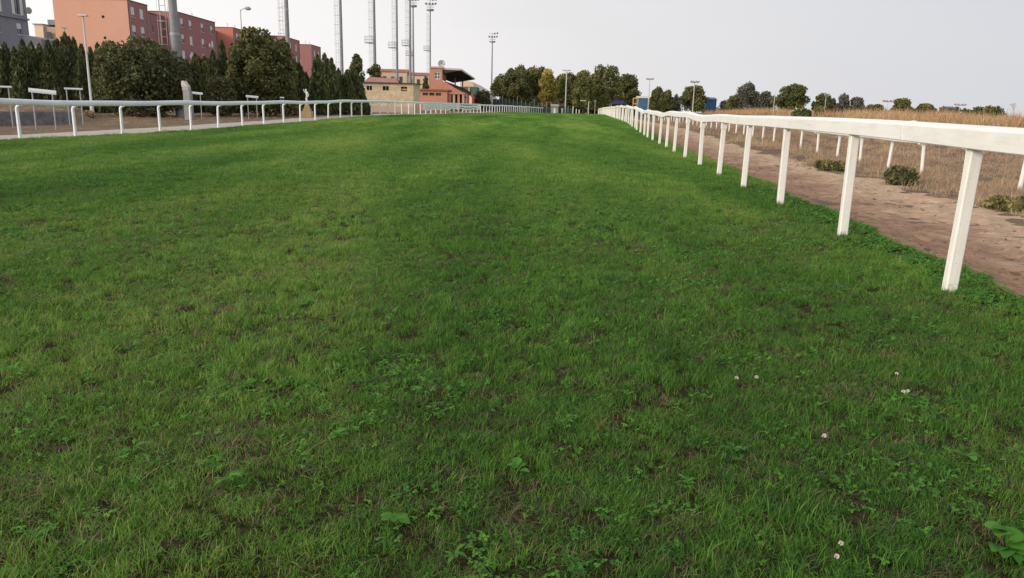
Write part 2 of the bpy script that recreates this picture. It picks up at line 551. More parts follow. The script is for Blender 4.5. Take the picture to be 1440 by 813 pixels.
def quad_mesh(name, V, mat, tint=None, nper=4, smooth_=False):
    """V: (N*nper,3) numpy -> mesh of N n-gons"""
    N = len(V) // nper
    me = bpy.data.meshes.new(name)
    me.vertices.add(N * nper)
    me.vertices.foreach_set('co', V.astype(np.float32).ravel())
    me.loops.add(N * nper)
    me.loops.foreach_set('vertex_index', np.arange(N * nper, dtype=np.int32))
    me.polygons.add(N)
    me.polygons.foreach_set('loop_start', np.arange(0, N * nper, nper, dtype=np.int32))
    me.materials.append(mat)
    if tint is not None:
        a = me.attributes.new('tint', 'FLOAT', 'POINT')
        a.data.foreach_set('value', np.repeat(tint, nper).astype(np.float32))
    me.update()
    me.validate()
    return me


def grid_sheet(name, ys, xs_of_y, nx, zoff, mat, zfun=None, kind='structure'):
    """a strip: for each y a row of nx points between xs_of_y(y) -> (x0, x1)"""
    ys = np.asarray(ys, float)
    X0, X1 = xs_of_y(ys)
    t = np.linspace(0, 1, nx)
    X = X0[:, None] * (1 - t) + X1[:, None] * t
    Yg = np.repeat(ys[:, None], nx, 1)
    Z = gz(X, Yg) + zoff
    if zfun is not None:
        Z = Z + zfun(X, Yg, t[None, :])
    V = np.stack([X, Yg, Z], -1).reshape(-1, 3)
    ny = len(ys)
    idx = np.arange(ny * nx).reshape(ny, nx)
    q = np.stack([idx[:-1, :-1], idx[:-1, 1:], idx[1:, 1:], idx[1:, :-1]], -1).reshape(-1, 4)
    me = bpy.data.meshes.new(name)
    me.vertices.add(len(V))
    me.vertices.foreach_set('co', V.astype(np.float32).ravel())
    me.loops.add(q.size)
    me.loops.foreach_set('vertex_index', q.astype(np.int32).ravel())
    me.polygons.add(len(q))
    me.polygons.foreach_set('loop_start', np.arange(0, q.size, 4, dtype=np.int32))
    me.polygons.foreach_set('use_smooth', np.ones(len(q), bool))
    me.materials.append(mat)
    me.update()
    me.validate()
    o = link(name, me)
    o['kind'] = kind
    return o


# ------------------------------------------------------------------ left rail course
LR = [(-18.6, 12), (-17.6, 17), (-16.9, 22), (-16.33, 26.3), (-15.97, 28.9), (-15.6, 31.7), (-15.25, 35), (-14.95, 38.5), (-14.6, 42),
      (-14.1, 46), (-13.6, 50), (-13.25, 55), (-12.8, 60), (-12.2, 66), (-11.6, 73), (-10.7, 82), (-9.6, 93), (-8.0, 106),
      (-5.6, 123), (-2.6, 145), (0.8, 168), (3.6, 186), (8, 205)]
LRY = np.array([p[1] for p in LR], float)
LRX = np.array([p[0] for p in LR], float)


def leftX(Y):
    Y = np.asarray(Y, float)
    # smoothed interpolation
    a = (np.interp(Y - 3, LRY, LRX) + np.interp(Y, LRY, LRX) + np.interp(Y + 3, LRY, LRX)) / 3
    return np.where(Y < 15, LRX[0] + (LRY[0] - Y) * 0.2, a)


# ------------------------------------------------------------------ ground sheets
def ground():
    xs = np.concatenate([np.linspace(-900, -80, 20)[:-1], np.linspace(-80, 80, 321), np.linspace(80, 900, 20)[1:]])
    ys = np.concatenate([np.linspace(-60, 0, 15)[:-1], np.linspace(0, 120, 241), np.linspace(120, 300, 91)[1:], np.linspace(300, 1400, 30)[1:]])
    Xg, Yg = np.meshgrid(xs, ys)
    Z = gz(Xg, Yg)
    # sink under the sheets lying on it
    inturf = (Xg > leftX(Yg) - 2.9) & (Xg < railX(Yg) + 5.0) & (Yg < 205) & (Yg > -5)
    Z = Z - 0.05 * inturf
    V = np.stack([Xg, Yg, Z], -1).reshape(-1, 3)
    ny, nx = Xg.shape
    idx = np.arange(ny * nx).reshape(ny, nx)
    q = np.stack([idx[:-1, :-1], idx[:-1, 1:], idx[1:, 1:], idx[1:, :-1]], -1).reshape(-1, 4)
    me = bpy.data.meshes.new('ground')
    me.vertices.add(len(V))
    me.vertices.foreach_set('co', V.astype(np.float32).ravel())
    me.loops.add(q.size)
    me.loops.foreach_set('vertex_index', q.astype(np.int32).ravel())
    me.polygons.add(len(q))
    me.polygons.foreach_set('loop_start', np.arange(0, q.size, 4, dtype=np.int32))
    me.polygons.foreach_set('use_smooth', np.ones(len(q), bool))
    me.materials.append(M['dry'])
    me.update()
    o = link('ground', me)
    o['kind'] = 'structure'


ground()
ysn = np.concatenate([np.arange(-6, 40, 0.25), np.arange(40, 120, 0.5), np.arange(120, 206, 1.0)])


def turf_edge(Y):
    return railX(Y) + 0.62 + 0.22 * (vnoise(Y, 0 * Y, 0.9) - 0.5)


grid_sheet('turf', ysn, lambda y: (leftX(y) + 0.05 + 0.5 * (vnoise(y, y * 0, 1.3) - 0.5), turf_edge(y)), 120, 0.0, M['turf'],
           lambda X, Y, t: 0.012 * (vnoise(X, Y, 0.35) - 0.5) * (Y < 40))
grid_sheet('path', np.arange(4, 150, 0.5), lambda y: (leftX(y) - 2.75 + 0.25 * (vnoise(y, y * 0 + 9, 1.7) - 0.5), leftX(y) + 0.35), 14, -0.006, M['path'])


def sandz(X, Y, t):
    edge = smooth(0.0, 0.08, t) * smooth(1.0, 0.92, t)
    n = 0.05 * (vnoise(X, Y, 0.42) - 0.5) + 0.03 * (vnoise(X + 31, Y + 17, 0.17) - 0.5) + 0.05 * (vnoise(X * 0.6, Y, 1.3) - 0.5)
    pits = vnoise(X * 0.8 + 77, Y * 1.3 + 5, 0.17)
    n = n * 1.3 - 0.07 * smooth(0.66, 0.84, pits)
    return n * edge + 0.0


yss = np.concatenate([np.arange(2, 26, 0.05), np.arange(26, 60, 0.12), np.arange(60, 200, 0.6)])
grid_sheet('sand_track', yss, lambda y: (railX(y) + 0.45, railX(y) + 5.75 + 0.9 * (vnoise(y, y * 0 + 3, 1.8) - 0.5) - 0.008 * y), 120, -0.012, M['sand'], sandz)


# ------------------------------------------------------------------ grass instancing (stuff)
def make_tuft(name, n, R, hmin, hmax, w, lean, mat, seed, segs=3, up=0.0):
    r = np.random.default_rng(seed)
    V = []
    Fc = []
    T = []
    for i in range(n):
        a = r.random() * 2 * math.pi
        d = R * math.sqrt(r.random())
        bx, by = d * math.cos(a), d * math.sin(a)
        h = hmin + (hmax - hmin) * r.random() ** 1.3
        az = r.random() * 2 * math.pi
        ln = lean * (0.3 + r.random())
        ww = w * (0.6 + 0.8 * r.random())
        tint = r.random()
        face = az + math.pi / 2 + r.normal() * 0.5
        sx, sy = math.cos(face) * ww / 2, math.sin(face) * ww / 2
        base = len(V)
        for s in range(segs + 1):
            t = s / segs
            ox = math.cos(az) * ln * h * t ** 1.8
            oy = math.sin(az) * ln * h * t ** 1.8
            z = h * (t - 0.35 * min(ln, 1.3) * t * t) - 0.006 * (s == 0)
            if s == segs:
                V.append((bx + ox, by + oy, z))
            else:
                k = 1 - 0.55 * t
                V.append((bx + ox - sx * k, by + oy - sy * k, z))
                V.append((bx + ox + sx * k, by + oy + sy * k, z))
        for s in range(segs - 1):
            b = base + 2 * s
            Fc.append((b, b + 1, b + 3, b + 2))
        b = base + 2 * (segs - 1)
        Fc.append((b, b + 1, b + 2))
        T += [tint] * (2 * segs + 1)
    me = bpy.data.meshes.new(name)
    me.from_pydata(V, [], Fc)
    at_ = me.attributes.new('tint', 'FLOAT', 'POINT')
    at_.data.foreach_set('value', np.array(T, np.float32))
    me.polygons.foreach_set('use_smooth', [True] * len(Fc))
    me.materials.append(mat)
    me.update()
    return bpy.data.objects.new(name, me)


def make_leaves(name, n, R, size, h, mat, seed, aspect=1.0, trefoil=False):
    """small round leaves on short stalks (clover-like ground leaves)"""
    r = np.random.default_rng(seed)
    V, Fc, T = [], [], []
    for i in range(n):
        a = r.random() * 6.283
        d = R * math.sqrt(r.random())
        c = Vector((d * math.cos(a), d * math.sin(a), h * (0.4 + 0.6 * r.random())))
        nrm = Vector((r.normal() * 0.45, r.normal() * 0.45, 1)).normalized()
        u0 = nrm.orthogonal().normalized()
        v0 = nrm.cross(u0)
        ph = r.random() * 6.283
        tint = r.random()
        for k in range(3 if trefoil else 1):
            q = ph + k * 2.094
            u = u0 * math.cos(q) + v0 * math.sin(q)
            v = nrm.cross(u)
            s = size * (0.7 + 0.6 * r.random())
            base = len(V)
            pts = [(0, 0), (0.45, -0.42), (0.85, -0.4), (1.05, 0), (0.85, 0.4), (0.45, 0.42)]
            for (x, y) in pts:
                V.append(tuple(c + u * (x * s * aspect) + v * (y * s) - nrm * (0.15 * s * (x * x))))
            Fc.append(tuple(range(base, base + 6)))
            T += [min(1, max(0, tint + r.normal() * 0.1))] * 6
    me = bpy.data.meshes.new(name)
    me.from_pydata(V, [], Fc)
    at_ = me.attributes.new('tint', 'FLOAT', 'POINT')
    at_.data.foreach_set('value', np.array(T, np.float32))
    me.materials.append(mat)
    me.update()
    return bpy.data.objects.new(name, me)


def scatter(name, protos, P, idx, rot, scl, label, cat):
    """one stuff object: a point mesh whose vertices carry tufts"""
    c = bpy.data.collections.new(name + '_tufts')
    for i, p in enumerate(protos):
        p.name = '%s_tuft_%02d' % (name, i)
        c.objects.link(p)
    me = bpy.data.meshes.new(name)
    me.vertices.add(len(P))
    me.vertices.foreach_set('co', P.astype(np.float32).ravel())
    a = me.attributes.new('idx', 'INT', 'POINT')
    a.data.foreach_set('value', idx.astype(np.int32))
    a = me.attributes.new('rot', 'FLOAT_VECTOR', 'POINT')
    a.data.foreach_set('vector', rot.astype(np.float32).ravel())
    a = me.attributes.new('scl', 'FLOAT_VECTOR', 'POINT')
    a.data.foreach_set('vector', scl.astype(np.float32).ravel())
    o = link(name, me)
    tag(o, label, cat, kind='stuff')
    ng = bpy.data.node_groups.new(name + '_nodes', 'GeometryNodeTree')
    ng.interface.new_socket('Geometry', in_out='INPUT', socket_type='NodeSocketGeometry')
    ng.interface.new_socket('Geometry', in_out='OUTPUT', socket_type='NodeSocketGeometry')
    N = ng.nodes
    gi = N.new('NodeGroupInput')
    go = N.new('NodeGroupOutput')
    ci = N.new('GeometryNodeCollectionInfo')
    ci.inputs['Collection'].default_value = c
    ci.inputs['Separate Children'].default_value = True
    ci.inputs['Reset Children'].default_value = True
    m2p = N.new('GeometryNodeMeshToPoints')
    iop = N.new('GeometryNodeInstanceOnPoints')
    iop.inputs['Pick Instance'].default_value = True

    def na(nm, t):
        n = N.new('GeometryNodeInputNamedAttribute')
        n.data_type = t
        n.inputs['Name'].default_value = nm
        return n.outputs['Attribute']
    ng.links.new(gi.outputs[0], m2p.inputs['Mesh'])
    ng.links.new(m2p.outputs[0], iop.inputs['Points'])
    ng.links.new(ci.outputs[0], iop.inputs['Instance'])
    ng.links.new(na('idx', 'INT'), iop.inputs['Instance Index'])
    ng.links.new(na('rot', 'FLOAT_VECTOR'), iop.inputs['Rotation'])
    ng.links.new(na('scl', 'FLOAT_VECTOR'), iop.inputs['Scale'])
    ng.links.new(iop.outputs[0], go.inputs[0])
    md = o.modifiers.new('tufts', 'NODES')
    md.node_group = ng
    return o


def band_points(y0, y1, dens, xr, margin=2.0):
    """random points between y0 and y1, inside the view wedge (with margin) and inside xr(y)"""
    W = lambda y: 0.70 * y + margin
    wmax = W(y1)
    n = int(dens * (y1 - y0) * 2 * wmax)
    y = y0 + (y1 - y0) * RNG.random(n)
    x = (RNG.random(n) * 2 - 1) * wmax
    a, b = xr(y)
    k = (np.abs(x) < W(y)) & (x > a) & (x < b)
    return x[k], y[k]


def lawn():
    protos = []
    # 0-5 normal green tufts, 6-8 tall, 9-11 straw, 12-13 clover leaves, 14-17 wide far patches
    for i in range(6):
        protos.append(make_tuft('a', 46, 0.06, 0.014, 0.050, 0.0025, 0.95, M['blade'], 100 + i))
    for i in range(3):
        protos.append(make_tuft('b', 30, 0.045, 0.035, 0.085, 0.0032, 0.7, M['blade'], 200 + i, 4))
    for i in range(3):
        protos.append(make_tuft('c', 26, 0.07, 0.02, 0.055, 0.0024, 1.7, M['straw'], 300 + i))
    for i in range(2):
        protos.append(make_leaves('d', 9, 0.06, 0.013, 0.03, M['leafy'], 400 + i, trefoil=True))
    for i in range(4):
        protos.append(make_tuft('e', 110, 0.2, 0.03, 0.075, 0.0065, 0.8, M['blade'] if i < 2 else M['blade_far'], 500 + i, 2))
    allx, ally, idx, sc = [], [], [], []
    lim = lambda y: (leftX(y) + 0.15, turf_edge(y) + 0.03)
    # near bands
    for (y0, y1, dens, s0) in ((0.9, 4.5, 680, 0.84), (4.5, 8, 480, 0.92), (8, 15, 230, 1.1)):
        x, y = band_points(y0, y1, dens, lim, 1.2)
        thin = vnoise(x, y, 0.33) * 0.6 + vnoise(x + 9, y + 5, 0.12) * 0.4
        u = RNG.random(len(x))
        keep = u < np.clip(0.62 + 2.4 * (thin - 0.33) + 0.4 * smooth(4.5, 9, y), 0.66, 1)
        x, y, thin = x[keep], y[keep], thin[keep]
        kind = RNG.integers(0, 6, len(x))
        u = RNG.random(len(x))
        tall = vnoise(x + 50, y + 20, 0.5)
        kind = np.where(u < smooth(0.45, 0.8, tall) * 0.45, RNG.integers(6, 9, len(x)), kind)
        dryp = vnoise(x + 150, y + 70, 0.6) * 0.6 + vnoise(x, y + 33, 0.2) * 0.4
        kind = np.where(RNG.random(len(x)) < (0.15 + 0.24 * smooth(0.55, 0.85, dryp)) * (1 - 0.55 * smooth(5, 12, y)), RNG.integers(9, 12, len(x)), kind)
        cl = vnoise(x + 350, y + 170, 0.7)
        kind = np.where(RNG.random(len(x)) < 0.05 + 0.22 * smooth(0.62, 0.9, cl), RNG.integers(12, 14, len(x)), kind)
        edge = turf_edge(y) - x
        kind = np.where((edge < 0.55) & (RNG.random(len(x)) < 0.65), RNG.integers(12, 14, len(x)), kind)
        s = s0 * (0.75 + 0.5 * RNG.random(len(x))) * (0.8 + 0.5 * thin)
        allx.append(x); ally.append(y); idx.append(kind); sc.append(s)
    for (y0, y1, dens, s0) in ((15, 28, 44, 1.0), (28, 50, 16, 1.25), (50, 95, 6, 1.6), (95, 150, 2.2, 2.4)):
        x, y = band_points(y0, y1, dens, lim, 3)
        kind = RNG.integers(14, 18, len(x))
        s = s0 * (0.7 + 0.6 * RNG.random(len(x)))
        allx.append(x); ally.append(y); idx.append(kind); sc.append(s)
    # overgrown tufts at post feet and along the path edge
    yy = np.arange(16, 80, 0.16) + RNG.random(400) * 0.1
    xx = leftX(yy) + 0.05 + 0.5 * (vnoise(yy, yy * 0, 1.3) - 0.5) + (RNG.random(len(yy)) - 0.3) * 0.25
    allx.append(xx); ally.append(yy); idx.append(RNG.integers(14, 18, len(xx))); sc.append(0.9 + 0.9 * RNG.random(len(xx)))
    py_ = np.repeat(np.array([6.3, 9.1, 12.22, 15.02, 17.9, 21.0, 24.3, 27.5, 30.9]), 9)
    ang = RNG.random(len(py_)) * 6.283
    px_ = railX(py_) + np.cos(ang) * (0.07 + 0.05 * RNG.random(len(py_)))
    py_ = py_ + np.sin(ang) * (0.06 + 0.05 * RNG.random(len(py_)))
    allx.append(px_); ally.append(py_); idx.append(RNG.integers(6, 9, len(px_))); sc.append(0.7 + 0.5 * RNG.random(len(px_)))
    x = np.concatenate(allx); y = np.concatenate(ally); k = np.concatenate(idx); s = np.concatenate(sc)
    z = gz(x, y) + 0.0
    P = np.stack([x, y, z], -1)
    rot = np.zeros((len(x), 3))
    rot[:, 0] = RNG.normal(size=len(x)) * 0.1
    rot[:, 1] = RNG.normal(size=len(x)) * 0.1
    rot[:, 2] = RNG.random(len(x)) * 6.283
    S = np.repeat(s[:, None], 3, 1)
    far = k >= 14
    S[far, 2] = 0.75 + 0.4 * RNG.random(far.sum())
    print('lawn tufts', len(x))
    scatter('grass', protos, P, k, rot, S, 'short green racecourse turf between the two white rails', 'grass')


lawn()


def dry_growth():
    protos = []
    for i in range(4):
        protos.append(make_tuft('a', 60, 0.16, 0.04, 0.18, 0.006, 1.1, M['dryweed'], 600 + i))
    for i in range(3):
        protos.append(make_tuft('b', 60, 0.26, 0.08, 0.34, 0.008, 0.8, M['dryweed'], 700 + i))
    pts = []
    lim = lambda y: (railX(y) + 5.2 - 0.008 * y, railX(y) + 60)
    for (y0, y1, dens, s0) in ((8, 20, 22, 1.0), (20, 35, 10, 1.15), (35, 60, 3.6, 1.5), (60, 110, 0.9, 2.0)):
        x, y = band_points(y0, y1, dens, lim, 4)
        d = x - (railX(y) + 5.3)
        n = vnoise(x, y, 1.2)
        keep = RNG.random(len(x)) < np.clip(0.25 + d * 0.5, 0, 1) * np.clip(0.3 + n, 0, 1)
        x, y, d = x[keep], y[keep], d[keep]
        near_rail = np.exp(-((d - 2.0) / 1.3) ** 2)
        k = np.where(RNG.random(len(x)) < 0.15 + 0.6 * near_rail * n[keep], RNG.integers(4, 7, len(x)), RNG.integers(0, 4, len(x)))
        pts.append((x, y, k, s0 * (0.6 + 0.7 * RNG.random(len(x)))))
    # left verge and terrace
    lim2 = lambda y: (y * 0 - 90, leftX(y) - 2.8)
    for (y0, y1, dens, s0) in ((14, 36, 7, 0.55), (36, 70, 2.2, 1.0)):
        x, y = band_points(y0, y1, dens, lim2, 4)
        n = vnoise(x + 3, y, 1.7)
        keep = RNG.random(len(x)) < n
        x, y = x[keep], y[keep]
        pts.append((x, y, RNG.integers(0, 4, len(x)), s0 * (0.6 + 0.7 * RNG.random(len(x)))))
    x, y, k, s = [np.concatenate([p[i] for p in pts]) for i in range(4)]
    P = np.stack([x, y, gz(x, y) - 0.02], -1)
    rot = np.zeros((len(x), 3))
    rot[:, 2] = RNG.random(len(x)) * 6.283
    print('dry tufts', len(x))
    scatter('dry_grass', protos, P, k, rot, np.repeat(s[:, None], 3, 1), 'low brown dry grass and dead weeds beyond the sand track', 'dry grass')


dry_growth()


def reeds():
    protos = []
    for i in range(4):
        protos.append(make_tuft('a', 110, 0.62, 0.55, 1.8, 0.026, 0.42, M['reed'], 800 + i))
    n = 30000
    y = 34 + 116 * RNG.random(n) ** 1.15
    x = railX(y) + 19 + 3.5 * (vnoise(y, y * 0, 6) - 0.5) + RNG.random(n) * 90
    dn = vnoise(x, y, 2.5) * 0.6 + vnoise(x + 44, y, 7.0) * 0.4
    front = np.exp(-(x - railX(y) - 19) / 14.0)
    keep = (x < 0.75 * y + 6) & (RNG.random(n) < np.clip(dn * 1.7 - 0.35, 0.03, 1) * (0.25 + 0.75 * front))
    x, y = x[keep], y[keep]
    hs = 0.63 + 0.75 * vnoise(x, y, 3.0) * (0.5 + 0.9 * vnoise(x + 9, y, 11.0)) + 0.38 * RNG.random(len(x)) ** 2 + 0.12 * smooth(60, 110, y)
    P = np.stack([x, y, gz(x, y) - 0.03], -1)
    rot = np.zeros((len(x), 3))
    rot[:, 2] = RNG.random(len(x)) * 6.283
    S = np.stack([hs * 1.1, hs * 1.1, hs], -1)
    print('reeds', len(x))
    scatter('tall_dry_weeds', protos, P, RNG.integers(0, 4, len(x)), rot, S, 'tall rusty brown dry weeds in a band before the far trees', 'dry weeds')


reeds()

# ------------------------------------------------------------------ foreground weeds and flowers
def leaf_mesh(name, Lh, W, bend, mat, tint, lobes=0):
    V, Fc = [], []
    ns = 7
    for i in range(ns + 1):
        t = i / ns
        w = W * math.sin(math.pi * min(1, t * 0.94 + 0.04)) ** 0.75 * (0.35 + 0.65 * smooth(0.1, 0.45, t))
        if lobes:
            w *= 1 + 0.3 * math.cos(t * lobes * 6.283)
        x = Lh * t
        z = Lh * (0.55 * t - bend * t * t)
        V += [(x, -w, z + 0.18 * w), (x, 0, z), (x, w, z + 0.18 * w)]
    for i in range(ns):
        b = 3 * i
        Fc += [(b, b + 1, b + 4, b + 3), (b + 1, b + 2, b + 5, b + 4)]
    me = bpy.data.meshes.new(name)
    me.from_pydata(V, [], Fc)
    a = me.attributes.new('tint', 'FLOAT', 'POINT')
    a.data.foreach_set('value', [tint] * len(V))
    me.polygons.foreach_set('use_smooth', [True] * len(Fc))
    me.materials.append(mat)
    me.update()
    return me


def ground_px(px, py):
    d = CM.to_3x3() @ Vector(((px - 720) / F, -(py - 406.5) / F, -1.0))
    t = -EYE.z / d.z
    for _ in range(6):
        t = (g(d.x * t, d.y * t) - EYE.z) / d.z
    return Vector((d.x * t, d.y * t, EYE.z + d.z * t))


weed_spots = [
    (610, 583, .085, 8, 0, 'broad leaved weed rosette in the turf left of the middle of the lawn'),
    (556, 740, .11, 6, 1, 'wide leaved plantain growing low in the grass at bottom centre'),
    (728, 665, .10, 5, 1, 'single plantain with upright oval leaves in centre foreground grass'),
    (322, 684, .12, 10, 2, 'bright green dandelion clump with long toothed leaves at lower left'),
    (1358, 648, .12, 4, 1, 'large round leaf weed in the turf at right foreground'),
    (1412, 778, .17, 18, 1, 'big dark green mallow plant at the bottom right corner'),
    (18, 535, .16, 14, 2, 'pale green leafy weed at the left edge of the lawn'),
    (432, 432, .14, 8, 0, 'small leafy weed below the pale band of the left lawn'),
    (795, 600, .08, 8, 0, 'low weed rosette beside the browned grass in centre foreground'),
    (965, 690, .10, 9, 2, 'narrow leaved dandelion in the foreground grass right of centre'),
    (1140, 500, .11, 8, 0, 'leafy weed in the lawn below the third rail post'),
    (475, 620, .09, 7, 1, 'small oval leaved weed in shaded grass left of centre'),
    (190, 640, .11, 8, 2, 'toothed leaf weed in the thin turf at lower left'),
    (640, 790, .08, 7, 0, 'tiny leafy weed at the bottom edge of the lawn'),
    (1040, 640, .08, 7, 1, 'round leaved weed below the pair of white clover flowers'),
    (880, 560, .09, 8, 2, 'spreading narrow leaf weed in the middle of the lawn'),
    (505, 505, .1, 8, 0, 'leafy weed in the dark green patch left of centre'),
]
for i, (px, py, sz, n, kd, lab) in enumerate(weed_spots):
    sz *= 0.5
    p = ground_px(px, py)
    r = random.Random(i)
    root = empty('weed_plant', p, r.random() * 6)
    tag(root, lab, 'weed', 'broad leaved weeds in the lawn')
    for k in range(n):
        W = sz * (0.17, 0.34, 0.13)[kd]
        me = leaf_mesh('leaf', sz * (0.7 + 0.5 * r.random()), W * (0.8 + 0.4 * r.random()), 0.35 + 0.3 * r.random(), M['leafy'], 0.35 + 0.5 * r.random(), 3 if kd == 2 else 0)
        o = link('leaf', me, root, (0, 0, 0.012 + 0.004 * k))
        o.rotation_euler = (r.uniform(-.2, .2), r.uniform(-.35, .15), k * 6.283 / n + r.uniform(-.3, .3))

cl_spots = [(1033, 547, 'left one of a pair of white clover flowers in the turf'),
            (1061, 546, 'right one of a pair of white clover flowers in the turf'),
            (1257, 541, 'lone white clover flower above a close pair near the right side'),
            (1266, 567, 'left flower of the touching white clover pair near the right side'),
            (1272, 566, 'right flower of the touching white clover pair near the right side'),
            (1155, 631, 'small white clover flower alone in the middle right grass'),
            (1177, 787, 'white clover flower near the bottom edge, upper of two'),
            (1171, 806, 'white clover flower at the bottom edge, lower of two')]
for i, (px, py, lab) in enumerate(cl_spots):
    p = ground_px(px, py)
    dirv = (EYE - p)
    root = empty('clover_flower', (p.x, p.y, p.z))
    tag(root, lab, 'flower', 'white clover flowers in the turf')
    h = 0.062
    st = MB()
    st.tube([(0, 0, 0), (0.004, 0.002, h * 0.6), (0.003, -0.006, h)], 0.0012, 5)
    s = st.build('stem', M['leafy'], root)
    hd = MB()
    r = random.Random(i)
    for k in range(46):
        u = r.random() * 1.5 - 0.5
        a = r.random() * 6.283
        q = math.sqrt(max(0, 1 - u * u))
        n = Vector((q * math.cos(a), q * math.sin(a), u))
        t1 = n.orthogonal().normalized() * 0.0016
        t2 = n.cross(t1).normalized() * 0.0016
        c0 = n * 0.003
        c1 = n * (0.010 if i < 6 else 0.008)
        hd.add([c0 - t1, c0 + t1, c1 + t1 * .7 + t2, c1 - t1 * .7 + t2], [(0, 1, 2, 3)])
        hd.add([c0 - t2, c0 + t2, c1 + t2 * .7, c1 - t2 * .7], [(0, 1, 2, 3)])
    hd.build('flower_head', M['flower'], root, (0.003, -0.006, h + 0.002))


# ------------------------------------------------------------------ rails
def chamfer_profile(w, h, c):
    return [(-w + c, -h), (w - c, -h), (w, -h + c), (w, h - c), (w - c, h), (-w + c, h), (-w, h - c), (-w, -h + c)]


def wave(Y, seed=0, amp=0.03):
    return amp * (math.sin(Y * 0.52 + seed) + 0.8 * math.sin(Y * 0.23 + 1.3 + seed * 2) + 0.6 * math.sin(Y * 1.1 + seed * 3))


def near_rail():
    root = empty('running_rail', (float(railX(3.6)), 3.6, g(float(railX(3.6)), 3.6)))
    tag(root, 'broad white plastic running rail on straight posts beside the sand track', 'rail', None)
    base = root.location.copy()
    # posts
    mb = MB()
    prof = chamfer_profile(0.052, 0.040, 0.012)
    v = [(a, b, -0.05) for a, b in prof] + [(a, b, 1.215) for a, b in prof]
    n = len(prof)
    mb.add(v, [tuple(range(n - 1, -1, -1)), tuple(range(n, 2 * n))] + [(i, (i + 1) % n, (i + 1) % n + n, i + n) for i in range(n)])
    pm = mb.mesh('post', M['post'])
    bb = MB()
    bb.tube([(0, -0.045, 0), (0, -0.040, 0)], 0.011, 10)
    bm_ = bb.mesh('bolt', M['bolt'])
    sl = MB()
    sp = chamfer_profile(0.066, 0.052, 0.012)
    v = [(a, b, 1.06) for a, b in sp] + [(a, b, 1.212) for a, b in sp]
    sl.add(v, [tuple(range(n - 1, -1, -1)), tuple(range(n, 2 * n))] + [(i, (i + 1) % n, (i + 1) % n + n, i + n) for i in range(n)])
    sm = sl.mesh('sleeve', M['post'])
    Ys = [3.6, 6.3, 9.1, 12.22, 15.02, 17.9, 21.0, 24.3, 27.5, 30.9]
    while Ys[-1] < 200:
        Ys.append(Ys[-1] + 3.05)
    r = random.Random(5)
    for i, Y in enumerate(Ys):
        X = float(railX(Y))
        if Y > 12:
            X += r.uniform(-.04, .04)
        o = link('post', pm, root, Vector((X, Y, g(X, Y) + (wave(Y) if Y > 16 else 0))) - base)
        o.rotation_euler = (r.uniform(-.02, .02), r.uniform(-.02, .02) + 0.008, -0.09 + r.uniform(-.08, .08))
        if i in (3, 4):
            b = link('bolt', bm_, o, (0.0, 0, 1.17))
        if i in (5, 6, 7, 11, 14, 19):
            b = link('sleeve', sm, o)
    # beam
    prof = [(-0.070, 0.004), (-0.078, 0.012), (-0.073, 0.148), (-0.068, 0.160), (-0.055, 0.169), (-0.02, 0.182), (0.02, 0.188), (0.045, 0.184),
            (0.062, 0.165), (0.068, 0.10), (0.066, 0.012), (0.058, 0.004), (0.0, 0.002)]
    prof = prof[::-1]
    pts = []
    for Y in np.concatenate([np.arange(1.2, 40, 0.4), np.arange(40, 203, 1.2)]):
        X = float(railX(Y))
        w_ = wave(Y) * float(smooth(9, 22, Y))
        lat = 0.02 * math.sin(Y * 0.6) * float(smooth(10, 30, Y))
        pts.append(Vector((X + lat, Y, g(X, Y) + 1.2 + w_ - 0.018 * float(smooth(8.5, 5.2, Y)))) - base)
    mb = MB()
    mb.sweep(prof, pts, False)
    beam = mb.build('rail_beam', M['rail'], root)
    # butt joints of the plastic sections
    jb = MB()
    pj = [(a * 1.035, 0.098 + (b - 0.098) * 1.03) for a, b in prof]
    for Y in (7.55, 13.6, 19.6, 25.7, 31.8, 37.9, 44.0, 50.1):
        X = float(railX(Y))
        jb = MB()
        q = []
        for yy in (Y - 0.012, Y + 0.012):
            xx = float(railX(yy)) + 0.02 * math.sin(yy * 0.6) * float(smooth(10, 30, yy))
            q.append(Vector((xx, yy, g(xx, yy) + 1.2 + wave(yy) * float(smooth(9, 22, yy)))) - base)
        jb.sweep(pj, q)
        jb.build('joint_cover', M['rail'], beam)


near_rail()


def neck_mesh(h, reach, rad, side, mat):
    """swan neck post: vertical, then curving sideways under the rail"""
    pts = [(0, 0, -0.05), (0, 0, h * 0.5), (0, 0, h * 0.86)]
    R = h * 0.13
    for k in range(1, 6):
        a = k / 5 * math.radians(70)
        pts.append((side * R * (1 - math.cos(a)), 0, h * 0.86 + R * math.sin(a)))
    pts.append((side * reach, 0, pts[-1][2] + 0.03))
    mb = MB()
    mb.tube(pts, [rad] * (len(pts)), 10)
    return mb.mesh('post', mat)


def oval(w, h, zc, n=16):
    return [(w * math.cos(2 * math.pi * k / n), zc + h * math.copysign(abs(math.sin(2 * math.pi * k / n)) ** 0.55, math.sin(2 * math.pi * k / n))) for k in range(n)]


